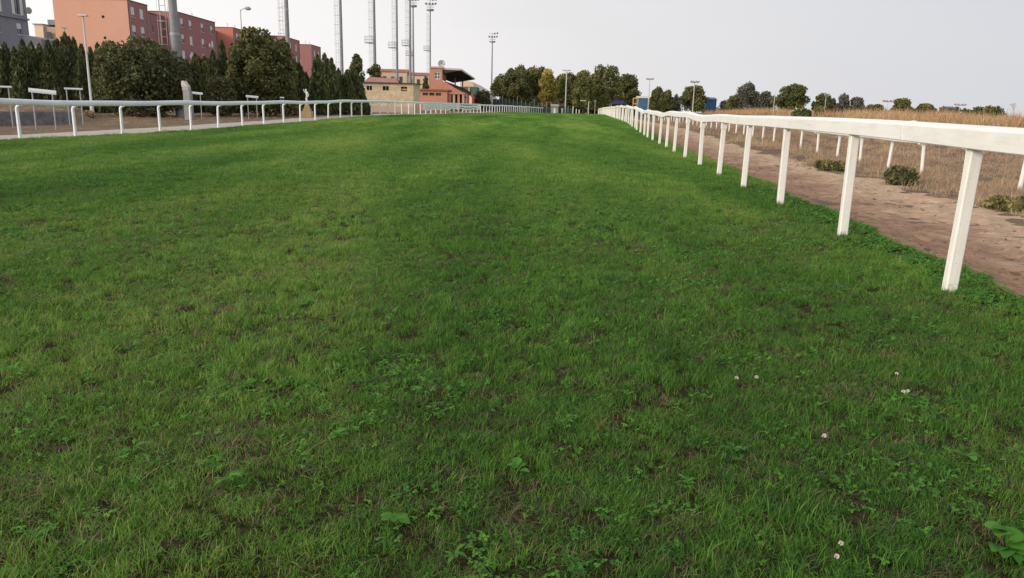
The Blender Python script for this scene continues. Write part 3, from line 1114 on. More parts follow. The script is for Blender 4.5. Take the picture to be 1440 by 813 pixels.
def swan_rail(label, course, y0, y1, step, h, side, mat_r, mat_p, rad, seed, beam_h, rail_name='running_rail', jitter=0.03):
    X0 = float(course(y0))
    root = empty(rail_name, (X0, y0, g(X0, y0)))
    tag(root, label, 'rail')
    base = root.location.copy()
    pm = neck_mesh(h, 0.16, rad, side, mat_p)
    r = random.Random(seed)
    Y = y0
    n = 0
    while Y < y1 and n < 99:
        X = float(course(Y))
        o = link('post', pm, root, Vector((X - side * 0.16, Y, g(X, Y) + wave(Y, seed, 0.018))) - base)
        o.rotation_euler = (r.uniform(-jitter, jitter), r.uniform(-jitter, jitter), math.atan2(-(float(course(Y + 1)) - X), 1))
        Y += step * (1 + r.uniform(-.03, .03))
        n += 1
    pts = []
    yy = y0 - 1.5
    while yy < Y:
        X = float(course(yy))
        pts.append(Vector((X, yy, g(X, yy) + h + 0.0 + wave(yy, seed, 0.018))) - base)
        yy += 0.7
    mb = MB()
    mb.sweep(oval(0.06, beam_h / 2, beam_h / 2 - 0.02)[::-1], pts)
    mb.build('rail_beam', mat_r, root)
    return root


swan_rail('curving white running rail on swan neck posts at the left of the turf', leftX, 17.9, 198, 2.72, 1.14, 1, M['railblue'], M['railblue'], 0.054, 2, 0.20)
swan_rail('outer white rail on bent posts standing in dry weeds beyond the sand', lambda Y: 11.05 + 0.0865 * np.asarray(Y, float), 14.0, 120, 2.93, 1.0, -1, M['rail'], M['post'], 0.058, 4, 0.16, jitter=0.05)


# ------------------------------------------------------------------ banners on the left rail
def banner(px0, px1, label, seed, pal):
    # find course positions seen at these pixels
    def find(px):
        best = min(np.arange(60, 150, 0.25), key=lambda Y: abs(720 + F * (float(leftX(Y)) / (Y * math.cos(PITCH) + 0.2)) - px))
        return float(best)
    Ya, Yb = find(px0), find(px1)
    Xa = float(leftX(Ya))
    root = empty('banner', (Xa, Ya, g(Xa, Ya)))
    tag(root, label, 'banner', 'advertising banners on the left rail')
    base = root.location.copy()
    n = 60
    V, Fc = [], []
    mb = MB()

    def pt(s, t, off):
        Y = Ya + (Yb - Ya) * s
        X = float(leftX(Y)) + off
        zb = 0.50 + 0.05 * math.sin(s * 21 + seed) + 0.07 * math.sin(s * 6.28 * 2 + seed)
        zt = 1.36
        return Vector((X, Y, g(X, Y) + zb + (zt - zb) * t)) - base
    for i in range(n + 1):
        V += [pt(i / n, 0, 0.10), pt(i / n, 1, 0.10)]
    for i in range(n):
        Fc.append((2 * i, 2 * i + 2, 2 * i + 3, 2 * i + 1))
    V2 = [v + Vector((-0.004, 0, 0)) for v in V]
    mb.add(V, Fc)
    mb.add(V2, [q[::-1] for q in Fc])
    mb.build('sheet', pal['mat'], root)
    tt = [p for q in range(n + 1) for p in ((q / n, 0), (q / n, 1))] * 2
    a_ = root.children[0].data.attributes.new('sheet_uv', 'FLOAT2', 'POINT')
    a_.data.foreach_set('vector', [v for p in tt for v in p])
    r = random.Random(seed)
    return root


def print_mat(name, ink, rows_, u0, u1, fill, seed):
    """white sheet with rows of printed strokes too far away to read"""
    m, nt, b = newmat(name)
    a = nt.nodes.new('ShaderNodeAttribute')
    a.attribute_name = 'sheet_uv'
    sep = nt.nodes.new('ShaderNodeSeparateXYZ')
    nt.links.new(a.outputs['Vector'], sep.inputs[0])
    u, v = sep.outputs['X'], sep.outputs['Y']
    n = noise_node(nt, 1.0, 2, 0.6, stretch(nt, a.outputs['Vector'], (70, 5, 1)))
    msk = None
    for (t0, t1) in rows_:
        k = math_node(nt, 'MULTIPLY', math_node(nt, 'GREATER_THAN', v, t0), math_node(nt, 'LESS_THAN', v, t1))
        msk = k if msk is None else math_node(nt, 'ADD', msk, k, True)
    msk = math_node(nt, 'MULTIPLY', msk, math_node(nt, 'MULTIPLY', math_node(nt, 'GREATER_THAN', u, u0), math_node(nt, 'LESS_THAN', u, u1)))
    msk = math_node(nt, 'MULTIPLY', msk, math_node(nt, 'GREATER_THAN', n.outputs['Fac'], fill))
    nt.links.new(mixc(nt, msk, (0.84, 0.85, 0.86, 1), ink), b.inputs['Base Color'])
    return m


banner(588, 637, 'white banner with faded grey print on the rail before the brick block', 3,
       dict(mat=print_mat('faded_print', (0.45, 0.47, 0.5, 1), [(.12, .34), (.42, .6), (.7, .85)], 0.04, 0.95, 0.5, 3)))
banner(637.5, 668, 'white banner with two rows of dark blue print on the far rail', 6,
       dict(mat=print_mat('blue_print', (0.08, 0.10, 0.24, 1), [(.15, .38), (.62, .85)], 0.04, 0.85, 0.48, 6)))


# ------------------------------------------------------------------ white board hurdles on the left verge
def hurdle(px0, px1, ptop, Y, thick, tilt, label, hgt=None):
    a, b = at(px0, ptop, Y), at(px1, ptop + tilt, Y + 0.4)
    mid = (a + b) / 2
    zg = g(mid.x, mid.y)
    root = empty('board_stand', (mid.x, mid.y, zg))
    tag(root, label, 'board', 'white boards on thin legs beside the left path')
    o = Vector((mid.x, mid.y, zg))
    mb = MB()
    u = (b - a)
    th = thick
    mb.sweep([(-0.03, -th / 2), (0.03, -th / 2), (0.045, 0), (0.03, th / 2), (-0.03, th / 2), (-0.045, 0)], [a - o, b - o], False)
    mb.build('board', M['railblue'], root)
    for s in (0.12, 0.85):
        p = a + u * s - o
        lb = MB()
        lb.tube([(p.x, p.y, g(p.x + o.x, p.y + o.y) - zg - 0.05), (p.x, p.y, p.z)], 0.028, 8)
        lb.build('leg', M['metal'], root)


hurdle(-14, 16, 121.5, 34.0, 0.08, 1.0, 'white board on thin legs cut by the left picture edge')
hurdle(40, 79, 126.5, 33.0, 0.17, 4.0, 'thickest tilted white board on thin legs in front of grey wall')
hurdle(90, 116, 124.5, 38.0, 0.085, 1.0, 'short white board on thin legs next to the street lamp')
hurdle(262, 285, 129.5, 50.0, 0.14, 2.5, 'white board on thin legs beside the concrete pillar')
hurdle(346, 363, 135.3, 52.0, 0.14, 1.5, 'small white board on thin legs under the big dark tree')
hurdle(394, 399, 137.0, 58.0, 0.09, 0.5, 'tiny white board on legs right of the big dark tree')


# low grey retaining wall
def retaining_wall():
    root_xy = [(-60, 36 + (-60 + 23.9) * 3.6)]
    A = Vector((-30.0, 36 + (-30 + 23.9) * 3.6 * 0.0 + -0.0, 0))
    pts = []
    # the wall follows the foot of the terrace
    for x in np.linspace(-30.0, -22.75, 24):
        y = 36 + (x + 23.9) * 3.6
        pts.append((x, y))
    mb = MB()
    P = []
    for x, y in pts:
        if y < 2:
            continue
        P.append(Vector((x, y + 0.05, 0)))
    b0 = P[0].copy()
    prof = [(-0.14, -0.3), (0.14, -0.3), (0.14, 0.66), (-0.14, 0.66)]
    mb.sweep(prof, [p - b0 for p in P], False)
    o = mb.build('retaining_wall', M['greywall'], None, b0)
    tag(o, 'low dark grey retaining wall behind the dry verge at left', 'wall')


retaining_wall()


# ------------------------------------------------------------------ lamps and masts
def street_lamp(px, ptop, pbase_x, Y, head, label, rad=0.06, arm=0.5, z0=None, group='street lamps by the path'):
    top = at(px, ptop, Y)
    zg = g(top.x, Y) if z0 is None else z0
    root = empty('street_lamp', (top.x, Y, zg))
    tag(root, label, 'lamp', group)
    H = top.z - zg
    lean = at(pbase_x, ptop + 100, Y).x - top.x if pbase_x is not None else 0
    mb = MB()
    mb.tube([(lean * 0, 0, -0.1), (0, 0, 1.0), (0, 0, 1.02), (0, 0, H)], [rad * 1.6, rad * 1.5, rad, rad * 0.65], 10)
    mb.build('pole', M['metal_light'], root)
    hb = MB()
    if head == 'flat':
        hb.box(-0.28, 0.28, -0.14, 0.14, H, H + 0.10)
        hb.build('lamp_head', M['metal_light'], root, bevel=0.02)
    else:
        hb.tube([(0, 0, H - 0.02), (arm * 0.4, 0, H + 0.1), (arm * 0.8, 0, H + 0.12)], 0.035, 8)
        hb.build('arm', M['metal_light'], root)
        lh = MB()
        lh.tube([(arm * 0.6, 0, H + 0.13), (arm * 0.75, 0, H + 0.14), (arm * 1.2, 0, H + 0.12), (arm * 1.45, 0, H + 0.08)], [0.05, 0.13, 0.15, 0.05], 10)
        lh.build('lamp_head', M['metal'], root)
    return root


street_lamp(116.5, 23, None, 49, 'flat', 'thin grey street lamp with flat head before the orange wall', 0.075)
street_lamp(338, 14, None, 66, 'arm', 'street lamp with rounded side head rising behind the big dark tree', arm=0.6)
street_lamp(506, 103, None, 84, 'arm', 'short pale lamp post at the left corner of the stone hut', 0.05, 0.35)
street_lamp(90.5, 40, None, 100, 'flat', 'far street lamp with pale head in front of the orange wall', 0.06)


def mast(px, Y, Hm, label, r0=0.26, platform=None, ladder=-1, lights=True, r1=0.13):
    p = at(px, 140, Y)
    zg = g(p.x, Y)
    if Hm > 36:
        Hm = at(px, Hm - 100, Y).z - zg
    if platform:
        platform = at(px, platform, Y).z - zg
    root = empty('floodlight_mast', (p.x, Y, zg))
    tag(root, label, 'floodlight mast', 'tall floodlight masts along the home straight')
    mb = MB()
    mb.tube([(0, 0, -0.2), (0, 0, Hm)], [r0 * 1.15, r1 * 1.25], 14)
    mb.build('pole', M['mast'], root)
    for k in range(1, 5):
        z = Hm * k / 5
        rr = r0 * 1.15 + (r1 * 1.25 - r0 * 1.15) * k / 5 + 0.02
        c = MB()
        c.tube([(0, 0, z - 0.08), (0, 0, z + 0.08)], rr, 14)
        c.build('collar', M['metal'], root)
    if ladder:
        lb = MB()
        lx = ladder * (r0 + 0.45)
        for s in (-0.2, 0.2):
            lb.tube([(lx + s, 0, 2.5), (lx + s, 0, Hm - 0.6)], 0.022, 5)
        z = 2.7
        while z < Hm - 0.6:
            lb.tube([(lx - 0.2, 0, z), (lx + 0.2, 0, z)], 0.016, 4)
            z += 0.5
        lb.build('ladder', M['metal'], root)
        cg = MB()
        z = 3.2
        while z < Hm - 0.8:
            pts = [(lx + 0.36 * math.cos(a), -0.36 * math.sin(a), z) for a in np.linspace(math.radians(-60), math.radians(240), 10)]
            cg.tube(pts, 0.018, 4)
            z += 1.5
        for a in np.linspace(math.radians(0), math.radians(180), 3):
            cg.tube([(lx + 0.36 * math.cos(a), -0.36 * math.sin(a), 3.2), (lx + 0.36 * math.cos(a), -0.36 * math.sin(a), Hm - 0.9)], 0.012, 4)
        z = 4
        while z < Hm - 1:
            cg.tube([(0, 0, z), (lx, 0, z)], 0.025, 4)
            z += 2.8
        cg.build('safety_cage', M['metal_light'], root)
    if platform:
        pf = MB()
        lx = ladder * (r0 + 0.8)
        pf.tube([(lx, 0, platform - 0.12), (lx, 0, platform)], 0.85, 16)
        pf.build('rest_platform', M['metal'], root)
        rl = MB()
        for hh in (0.55, 1.1):
            rl.tube([(lx + 0.82 * math.cos(a), 0.82 * math.sin(a), platform + hh) for a in np.linspace(0, 6.283, 17)], 0.025, 4)
        for a in np.linspace(0, 6.283, 9)[:-1]:
            rl.tube([(lx + 0.82 * math.cos(a), 0.82 * math.sin(a), platform), (lx + 0.82 * math.cos(a), 0.82 * math.sin(a), platform + 1.1)], 0.025, 4)
        rl.build('guard_rail', M['metal'], root)
    if lights:
        pf = MB()
        pf.tube([(0, 0, Hm - 0.15), (0, 0, Hm + 0.25)], [0.95, 1.05], 18)
        pf.build('top_platform', M['metal'], root)
        gr = MB()
        for hh in (0.8, 1.4):
            gr.tube([(1.0 * math.cos(a), 1.0 * math.sin(a), Hm + hh) for a in np.linspace(0, 6.283, 17)], 0.035, 4)
        gr.tube([(-1.5, 0, Hm + 1.5), (1.5, 0, Hm + 1.5)], 0.06, 6)
        gr.tube([(-1.2, 0.2, Hm + 2.6), (1.6, 0.2, Hm + 2.6)], 0.06, 6)
        gr.tube([(0, 0.1, Hm), (0, 0.1, Hm + 2.7)], 0.08, 6)
        gr.build('lamp_frame', M['metal'], root)
        r = random.Random(int(px))
        for (x, z) in ((-1.25, 1.75), (-0.4, 1.75), (0.45, 1.75), (1.25, 1.8), (0.5, 2.75), (1.4, 2.85)):
            lm = MB()
            lm.tube([(x, 0.1, Hm + z), (x + 0.12, -0.12, Hm + z - 0.08), (x + 0.25, -0.3, Hm + z - 0.16)], [0.10, 0.27, 0.31], 10)
            lm.build('floodlight', M['lens'], root)
    return root


mast(252.5, 54, 27, 'thickest grey steel mast at left, standing behind the round bush', 0.27, None, -1)
mast(408, 100, 30, 'grey floodlight mast rising behind the big dark tree', 0.27, None, -1)
mast(482, 135, 34, 'grey floodlight mast with ladder above the cypress hedge, left of the hut', 0.27, None, -1)
mast(528, 155, 35.5, 'floodlight mast with mid platform above the left end of the hut roof', 0.30, 60, -1)
mast(559, 172, 35.9, 'floodlight mast with mid platform behind the middle of the hut roof', 0.26, 67, -1)
mast(577.3, 178, 35.9, 'floodlight mast with two platforms, left of the nearly overlapping pair', 0.27, 64, -1)
mast(581.5, 205, 109, 'floodlight mast with visible lamp head, right of the overlapping pair', 0.29, 78, -1)
mast(605, 215, 114.5, 'floodlight mast with tilted lamp cluster beside the grandstand tower', 0.2, 71, -1)
mast(691, 262, 159, 'floodlight mast alone between the grandstand and the far pines', 0.26, None, 0)


def far_pole(px, ptop, Y, label, cross, rad=0.12, zb=None):
    t = at(px, ptop, Y)
    zg = g(t.x, Y)
    root = empty('light_pole', (t.x, Y, zg))
    tag(root, label, 'light pole', 'distant light poles beyond the turf')
    H = t.z - zg
    mb = MB()
    mb.tube([(0, 0, -0.2), (0, 0, H)], [rad, rad * 0.7], 8)
    mb.build('pole', M['metal_light'], root)
    if cross:
        cb = MB()
        cb.tube([(-cross, 0, H - 0.1), (cross, 0, H - 0.1)], 0.07, 6)
        cb.build('crossarm', M['metal'], root)
        for x in (-cross, -cross * 0.4, cross * 0.4, cross):
            lm = MB()
            lm.tube([(x, 0.1, H + 0.08), (x, -0.05, H + 0.03), (x, -0.18, H - 0.02)], [0.05, 0.15, 0.17], 8)
            lm.build('floodlight', M['lens'], root)
    return root


far_pole(797, 99, 190, 'light pole with short crossarm before the middle of the pine wood', 0.8, 0.16)
far_pole(914, 111, 150, 'light pole with crossarm left of the two rounded pines', 0.6, 0.1)
far_pole(977, 115, 120, 'light pole with crossarm in front of a rounded dark pine', 0.55, 0.085)
far_pole(1090, 130, 95, 'plain short pole at the left side of the widest right pine', 0, 0.05)
far_pole(1162, 134, 95, 'plain pole with small top among the middle right pines', 0.12, 0.045)
far_pole(1249, 142, 120, 'slim dark pole with wide lamp cluster against the right sky', 0.75, 0.05)
far_pole(1350, 147, 130, 'far lamp mast with four heads above the reeds at right', 0.85, 0.06)
far_pole(828, 143, 170, 'short pole left of the far end of the right rail', 0, 0.12)
far_pole(837, 142, 185, 'slim pole with pale head above the far right rail', 0.12, 0.05)


# ------------------------------------------------------------------ cabinet, statue
def cabinet():
    p = at(265.5, 150, 49)
    zg = g(p.x, 49)
    root = empty('concrete_pillar', (p.x, 49, zg))
    tag(root, 'grey concrete pillar with slanting white top beside the thick mast', 'pillar')
    mb = MB()
    mb.box(-0.22, 0.20, -0.22, 0.22, -0.1, 1.75)
    mb.build('column', M['concrete'], root, bevel=0.02)
    mb = MB()
    mb.box(-0.26, 0.13, -0.2, 0.2, 1.753, 1.98)
    mb.build('neck', M['metal'], root, bevel=0.02)
    mb = MB()
    mb.prism([(-0.28, -0.21, 1.983), (0.1, -0.21, 1.983), (-0.12, -0.21, 2.33), (-0.28, -0.21, 2.33)], (0, 0.42, 0))
    mb.build('cap', M['metal_light'], root)


cabinet()


def statue():
    Y = 58
    p = at(432, 158, Y)
    zg = g(p.x, Y)
    root = empty('statue', (p.x, Y, zg))
    root.scale = (0.8, 0.8, 0.85)
    tag(root, 'small pale statue on an ochre stepped pedestal by the dark hedge', 'statue')
    mb = MB()
    mb.box(-0.45, 0.45, -0.45, 0.45, -0.1, 0.55)
    mb.box(-0.32, 0.32, -0.32, 0.32, 0.553, 0.75)
    mb.prism([(-0.25, -0.25, 0.753), (0.25, -0.25, 0.753), (0.15, -0.25, 1.1), (-0.15, -0.25, 1.1)], (0, 0.5, 0))
    mb.build('pedestal', M['ochre'], root)
    fb = MB()
    # slender draped figure: one continuous tapered body with a raised arm
    fb.tube([(0, 0, 1.1), (0.02, 0, 1.35), (-0.03, 0, 1.6), (0.02, 0, 1.8), (0.06, 0, 2.0), (0.02, 0, 2.12), (-0.02, 0, 2.2), (-0.06, 0, 2.32), (-0.05, 0, 2.42)],
            [0.13, 0.10, 0.09, 0.08, 0.13, 0.12, 0.05, 0.085, 0.03], 10)
    fb.tube([(0.08, 0, 2.05), (0.2, -0.02, 1.9), (0.12, -0.05, 1.75)], [0.045, 0.04, 0.03], 8)
    fb.tube([(-0.06, 0, 2.08), (-0.2, -0.02, 2.2), (-0.26, -0.03, 2.4)], [0.045, 0.035, 0.025], 8)
    fb.build('figure', M['white'], root)


statue()


# ------------------------------------------------------------------ buildings
def facade(mb, u0, u1, z0, z1, openings, reveal, fn):
    """wall in plane with holes; fn(u, depth, z) -> point. depth<0 goes inward"""
    us = sorted(set([u0, u1] + [o[0] for o in openings] + [o[1] for o in openings]))
    zs = sorted(set([z0, z1] + [o[2] for o in openings] + [o[3] for o in openings]))
    for i in range(len(us) - 1):
        for j in range(len(zs) - 1):
            uc, zc = (us[i] + us[i + 1]) / 2, (zs[j] + zs[j + 1]) / 2
            if any(o[0] < uc < o[1] and o[2] < zc < o[3] for o in openings):
                continue
            mb.add([fn(us[i], 0, zs[j]), fn(us[i + 1], 0, zs[j]), fn(us[i + 1], 0, zs[j + 1]), fn(us[i], 0, zs[j + 1])], [(0, 1, 2, 3)])
    for (a, b, c, d) in openings:
        for (p, q) in (((a, c), (b, c)), ((b, c), (b, d)), ((b, d), (a, d)), ((a, d), (a, c))):
            mb.add([fn(p[0], 0, p[1]), fn(q[0], 0, q[1]), fn(q[0], -reveal, q[1]), fn(p[0], -reveal, p[1])], [(0, 1, 2, 3)])


def window_unit(root, fn, o, shut, r, mat_sh):
    a, b, c, d = o
    dep = -0.12
    w = 0.06
    mb = MB()

    def slab(m, u0, u1, z0, z1, e0, e1):
        v = [fn(u, e, z) for z in (z0, z1) for e in (e0, e1) for u in (u0, u1)]
        m.add(v, [(0, 2, 3, 1), (4, 5, 7, 6), (0, 1, 5, 4), (2, 6, 7, 3), (0, 4, 6, 2), (1, 3, 7, 5)])
    slab(mb, a, a + w, c, d, dep - .05, dep)
    slab(mb, b - w, b, c, d, dep - .05, dep)
    slab(mb, a + w, b - w, c, c + w, dep - .05, dep)
    slab(mb, a + w, b - w, d - w, d, dep - .05, dep)
    m = (a + b) / 2
    slab(mb, m - .03, m + .03, c + w, d - w, dep - .05, dep)
    slab(mb, a - .08, b + .08, c - .08, c - .003, -0.1, 0.07)
    f = mb.build('window', M['frame'], root)
    g_ = MB()
    slab(g_, a + w, m - .03, c + w, d - w, dep - .04, dep - .02)
    slab(g_, m + .03, b - w, c + w, d - w, dep - .04, dep - .02)
    g_.build('pane', M['glass'], f)
    if shut > 0:
        s = MB()
        top = d - 0.002
        bot = d - (d - c - 0.01) * shut
        k = max(3, int((top - bot) / 0.12))
        for i in range(k):
            za = bot + (top - bot) * i / k
            zb = bot + (top - bot) * (i + 1) / k
            s.add([fn(a + .004, -0.07, za), fn(b - .004, -0.07, za), fn(b - .004, -0.09, zb), fn(a + .004, -0.09, zb)], [(0, 1, 2, 3)])
        s.build('shutter', mat_sh, f)


def block(name, label, corner, length, width, top, rz, m_fac, m_end, wins, seed, end_holes=(), floor0=0.0, cap=0.12, group=None):
    """apartment block; the corner nearest the track is local (0,0); the long facade runs along +y and faces +x,
    the end wall runs along -x and faces -y"""
    cx, cy = corner
    zg = g(cx, cy) + floor0
    root = empty(name, (cx, cy, zg), rz)
    tag(root, label, 'apartment block', group)
    H = top - zg
    r = random.Random(seed)
    fn = lambda u, e, z: Vector((e, u, z))
    wb = MB()
    facade(wb, 0, length, -0.5, H, wins, 0.18, fn)
    wb.build('wall', m_fac, root)
    eb = MB()
    fe = lambda u, e, z: Vector((-u, -e, z))
    facade(eb, 0, width, -0.5, H, [], 0.2, fe)
    eb.add([(-width, 0, -.5), (-width, length, -.5), (-width, length, H), (-width, 0, H)], [(0, 1, 2, 3)])
    eb.add([(0, length, -.5), (-width, length, -.5), (-width, length, H), (0, length, H)], [(0, 1, 2, 3)])
    eo = eb.build('end_wall', m_end, root)
    rb = MB()
    rb.add([(0, 0, H - .3), (0, length, H - .3), (-width, length, H - .3), (-width, 0, H - .3)], [(0, 1, 2, 3)])
    rb.build('roof', M['concrete'], root)
    pb = MB()
    e = 0.08
    pb.box(-width - e, e, -e, 0.25, H + .002, H + cap)
    pb.box(-width - e, e, length - 0.25, length + e, H + .002, H + cap)
    pb.box(-0.25, e, 0.25, length - .25, H + .002, H + cap)
    pb.box(-width - e, -width + .25, 0.25, length - .25, H + .002, H + cap)
    pb.build('parapet', M['parapet'], root)
    for o in wins:
        window_unit(root, fn, o, r.choice([0.5, 0.8, 1.0, 1.0, 1.0, 0.9, 0.65]), r, M['shutter'])
    pp = MB()
    for yy in (0.35, length - 0.35):
        pp.tube([(0.08, yy, 0), (0.08, yy, H - .1)], 0.06, 6)
    pp.build('drain_pipe', M['metal'], root)
    ae = MB()
    for k in range(2):
        ya = length * (0.3 + 0.4 * k)
        ae.tube([(-2.5, ya, H - .3), (-2.5, ya, H + 1.3)], 0.03, 5)
        for zz in (0.9, 1.1, 1.25):
            ae.tube([(-2.5, ya - .5, H + zz), (-2.5, ya + .5, H + zz)], 0.02, 4)
    ae.build('roof_aerial', M['metal'], root)
    if length > 12:
        ds = MB()
        for (yy, zz) in ((13.9, HT - 5.4), (3.9, HT - 8.2)):
            ds.tube([(0.45, yy, zz), (0.4, yy, zz), (0.3, yy, zz)], [0.42, 0.36, 0.08], 14)
            ds.tube([(0.3, yy, zz), (0.02, yy, zz - .1)], 0.03, 5)
        ds.build('satellite_dish', M['white'], root)
    for (u, z, rad) in end_holes:
        hb = MB()
        hb.tube([(-u, -0.02, z), (-u, 0.05, z)], rad, 14)
        hb.build('vent', M['darkhole'], root)
    return root


RZ = 0.0
HT = 16.0 + 1.43  # roof height of the rose row


def rows(us, n=5, w=0.72, h=0.85, top=HT, first=2.1):
    out = []
    for k in range(n):
        zc = top - first - k * 3.0
        for u in us:
            out.append((u - w, u + w, zc - h, zc + h))
    return out


GB = 'rose apartment blocks behind the trees'
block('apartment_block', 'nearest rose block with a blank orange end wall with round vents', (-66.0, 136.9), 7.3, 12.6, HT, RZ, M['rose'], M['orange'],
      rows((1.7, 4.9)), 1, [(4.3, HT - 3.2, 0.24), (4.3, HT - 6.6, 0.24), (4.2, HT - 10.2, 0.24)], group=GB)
block('apartment_block', 'long rose block with four window columns behind the thick mast', (-64.7, 153.5), 18.8, 9.5, HT, RZ, M['rose'], M['rose'],
      rows((1.8, 5.8, 11.7, 16.7)), 2, group=GB)
block('apartment_block', 'salmon sided rose block behind the second street lamp', (-64.7, 183.0), 12.0, 6.0, HT, RZ, M['rose'], M['salmon'],
      rows((2.6, 7.5)), 3, group=GB)
block('apartment_block', 'rose block just right of the big dark tree and its mast', (-59.2, 203.0), 15.0, 8.0, HT, RZ, M['rose'], M['rose'],
      rows((6.2, 11.5)), 4, group=GB)
block('apartment_block', 'farthest and smallest rose block at the end of the row', (-59.2, 230.3), 10.7, 6.0, HT, RZ, M['rose'], M['rose'],
      rows((3.5, 8.2)), 5, group=GB)


# recessed stair towers between the blocks
def bay(x, y0, y1, top, label):
    root = empty('stair_tower', (x, y0, g(x, y0)), RZ)
    tag(root, label, 'stair tower', 'recessed stair towers between the rose blocks')
    zg = root.location.z
    wb = MB()
    fn = lambda u, e, z: Vector((e, u, z))
    L_ = y1 - y0
    wins = [(L_ / 2 - .35, L_ / 2 + .35, z - .6, z + .6) for z in (HT - 4, HT - 7, HT - 10)]
    facade(wb, 0, L_, -.5, top - zg, wins, 0.18, fn)
    wb.add([(-4, 0, -.5), (-0, 0, -.5), (0, 0, top - zg), (-4, 0, top - zg)], [(0, 1, 2, 3)])
    wb.add([(-4, L_, -.5), (-0, L_, -.5), (0, L_, top - zg), (-4, L_, top - zg)], [(0, 1, 2, 3)])
    wb.build('wall', M['rose'], root)
    rf = MB()
    rf.box(-4, 0.1, 0.0, L_, top - zg + .002, top - zg + .15)
    rf.build('roof', M['parapet'], root)
    for o in wins:
        window_unit(root, fn, o, 0, random, M['shutter'])


bay(-67.5, 144.4, 153.4, HT - 0.9, 'recessed rose stair tower between the first two blocks')
bay(-68.5, 172.5, 182.9, HT - 0.9, 'recessed rose stair tower left of the salmon sided block')


def grey_block():
    # facade along the track direction, ends at the photo's left
    Y1 = 108.0
    Y0 = 84.0
    X1 = at(47, 40, Y1).x
    X0 = X1 - 0.027 * (Y1 - Y0)
    zg = g(X0, Y0)
    root = empty('apartment_block', (X0, Y0, zg), RZ)
    tag(root, 'dark grey apartment block with tall upper windows at the left edge', 'apartment block')
    H = 14.9 - zg
    fn = lambda u, e, z: Vector((e, u, z))
    Lh = Y1 - Y0
    wins = []
    def zpix(py, px, Y):
        return at(px, py, Y).z - zg
    # lower window row at y~40 px, upper row at y~8
    cols = [Lh - 2.0, Lh - 6.4, Lh - 11.6, Lh - 16.0]
    zlow = zpix(41, 40, Y1 - 2)
    for c in cols:
        wins.append((c - .55, c + .55, zlow - .75, zlow + .75))
        wins.append((c - .55, c + .55, zlow - 4.0, zlow - 2.5))
    zup = zpix(8, 40, Y1 - 2)
    for c in cols:
        wins.append((c - .55, c + .55, zup - 1.15, zup + 0.95))
    wb = MB()
    facade(wb, 0, Lh, -.5, H, wins, 0.2, fn)
    wb.add([(-10, 0, -.5), (0, 0, -.5), (0, 0, H), (-10, 0, H)], [(0, 1, 2, 3)])
    wb.add([(-10, Lh, -.5), (0, Lh, -.5), (0, Lh, H), (-10, Lh, H)], [(0, 1, 2, 3)])
    wb.build('wall', M['greyrender'], root)
    cb = MB()
    zc = zup - 1.55
    cb.box(0.003, 0.22, 0, Lh + 0.1, zc - 0.12, zc + 0.1)
    cb.build('ledge', M['greyrender'], root)
    # a shallow bay that continues past the corner
    eb = MB()
    eb.box(-10.2, 0.5, -0.3, Lh + 0.9, H + .003, H + 0.3)
    eb.build('roof', M['dark'], root)
    r = random.Random(9)
    for i, o in enumerate(wins):
        window_unit(root, fn, o, 0.5 if (o[3] - o[2]) < 1.9 else 0.0, r, M['shutter'])
        if (o[3] - o[2]) > 1.9:
            for s, (a, b) in enumerate(((o[0] - 0.6, o[0] - 0.02), (o[1] + 0.02, o[1] + 0.6))):
                sb = MB()
                sb.box(0.003, 0.05, a, b, o[2], o[3])
                sb.build('shutter', M['shutter'], root)
    # satellite dish on the wing
    db = MB()
    q = at(52, 18, Y1 + 2)
    ld = Vector((0.55, Lh - 0.4, q.z - zg))
    db.tube([ld + Vector((0, -0.05, 0)), ld + Vector((0, 0.0, 0)), ld + Vector((0, 0.1, 0))], [0.45, 0.40, 0.1], 14)
    db.tube([ld + Vector((0, 0.1, 0)), ld + Vector((-0.55, 0.15, -0.3))], 0.04, 6)
    db.build('dish', M['metal_light'], root)


grey_block()


def cream_house():
    Y = 150
    a, b = at(48, 36, Y), at(82, 36, Y)
    zg = g(a.x, Y)
    root = empty('cream_house', (a.x, Y, zg))
    tag(root, 'cream house glimpsed between the grey block and the orange wall', 'house')
    W = b.x - a.x
    zt = at(60, 35, Y).z - zg
    mb = MB()
    mb.box(0, (at(60, 36, Y).x - a.x), 0, 8, -.5, zt)
    mb.build('wall', M['cream'], root)
    mb = MB()
    mb.box(at(60, 36, Y).x - a.x + 0.003, W, 0.4, 9, -.5, zt - 0.3)
    mb.build('side_wall', M['beige'], root)
    mb = MB()
    mb.box(-0.2, at(60.5, 36, Y).x - a.x, -0.2, 8.2, zt + .003, zt + 0.2)
    mb.build('roof', M['concrete'], root)
    mb = MB()
    mb.box(at(58, 30, Y).x - a.x, at(72, 30, Y).x - a.x, 2, 6, zt + 0.203, at(60, 26, Y).z - zg)
    mb.build('roof_box', M['greyrender'], root)
    for x in (2.2, ):
        w = MB()
        w.box(x, x + 0.8, -0.03, 0.02, zt - 2.6, zt - 1.2)
        w.build('window', M['glass'], root)


cream_house()


def lilac_annex():
    Y = 92
    a = at(33, 52, Y)
    b = at(58, 60, Y)
    zg = g(a.x, Y)
    root = empty('low_annex', (a.x, Y, zg))
    tag(root, 'low lilac grey annex at the foot of the grey block', 'building')
    mb = MB()
    W = b.x - a.x
    h0, h1 = at(34, 49, Y).z - zg, at(58, 55, Y).z - zg
    mb.prism([(0, 0, -.5), (W, 0, -.5), (W, 0, h1), (0, 0, h0)], (0, 6, 0))
    mb.build('wall', M['purple'], root)
    w = MB()
    w.box(W * .5, W * .8, -.04, .02, h1 - 1.6, h1 - 0.8)
    w.build('window', M['frame'], root)


lilac_annex()


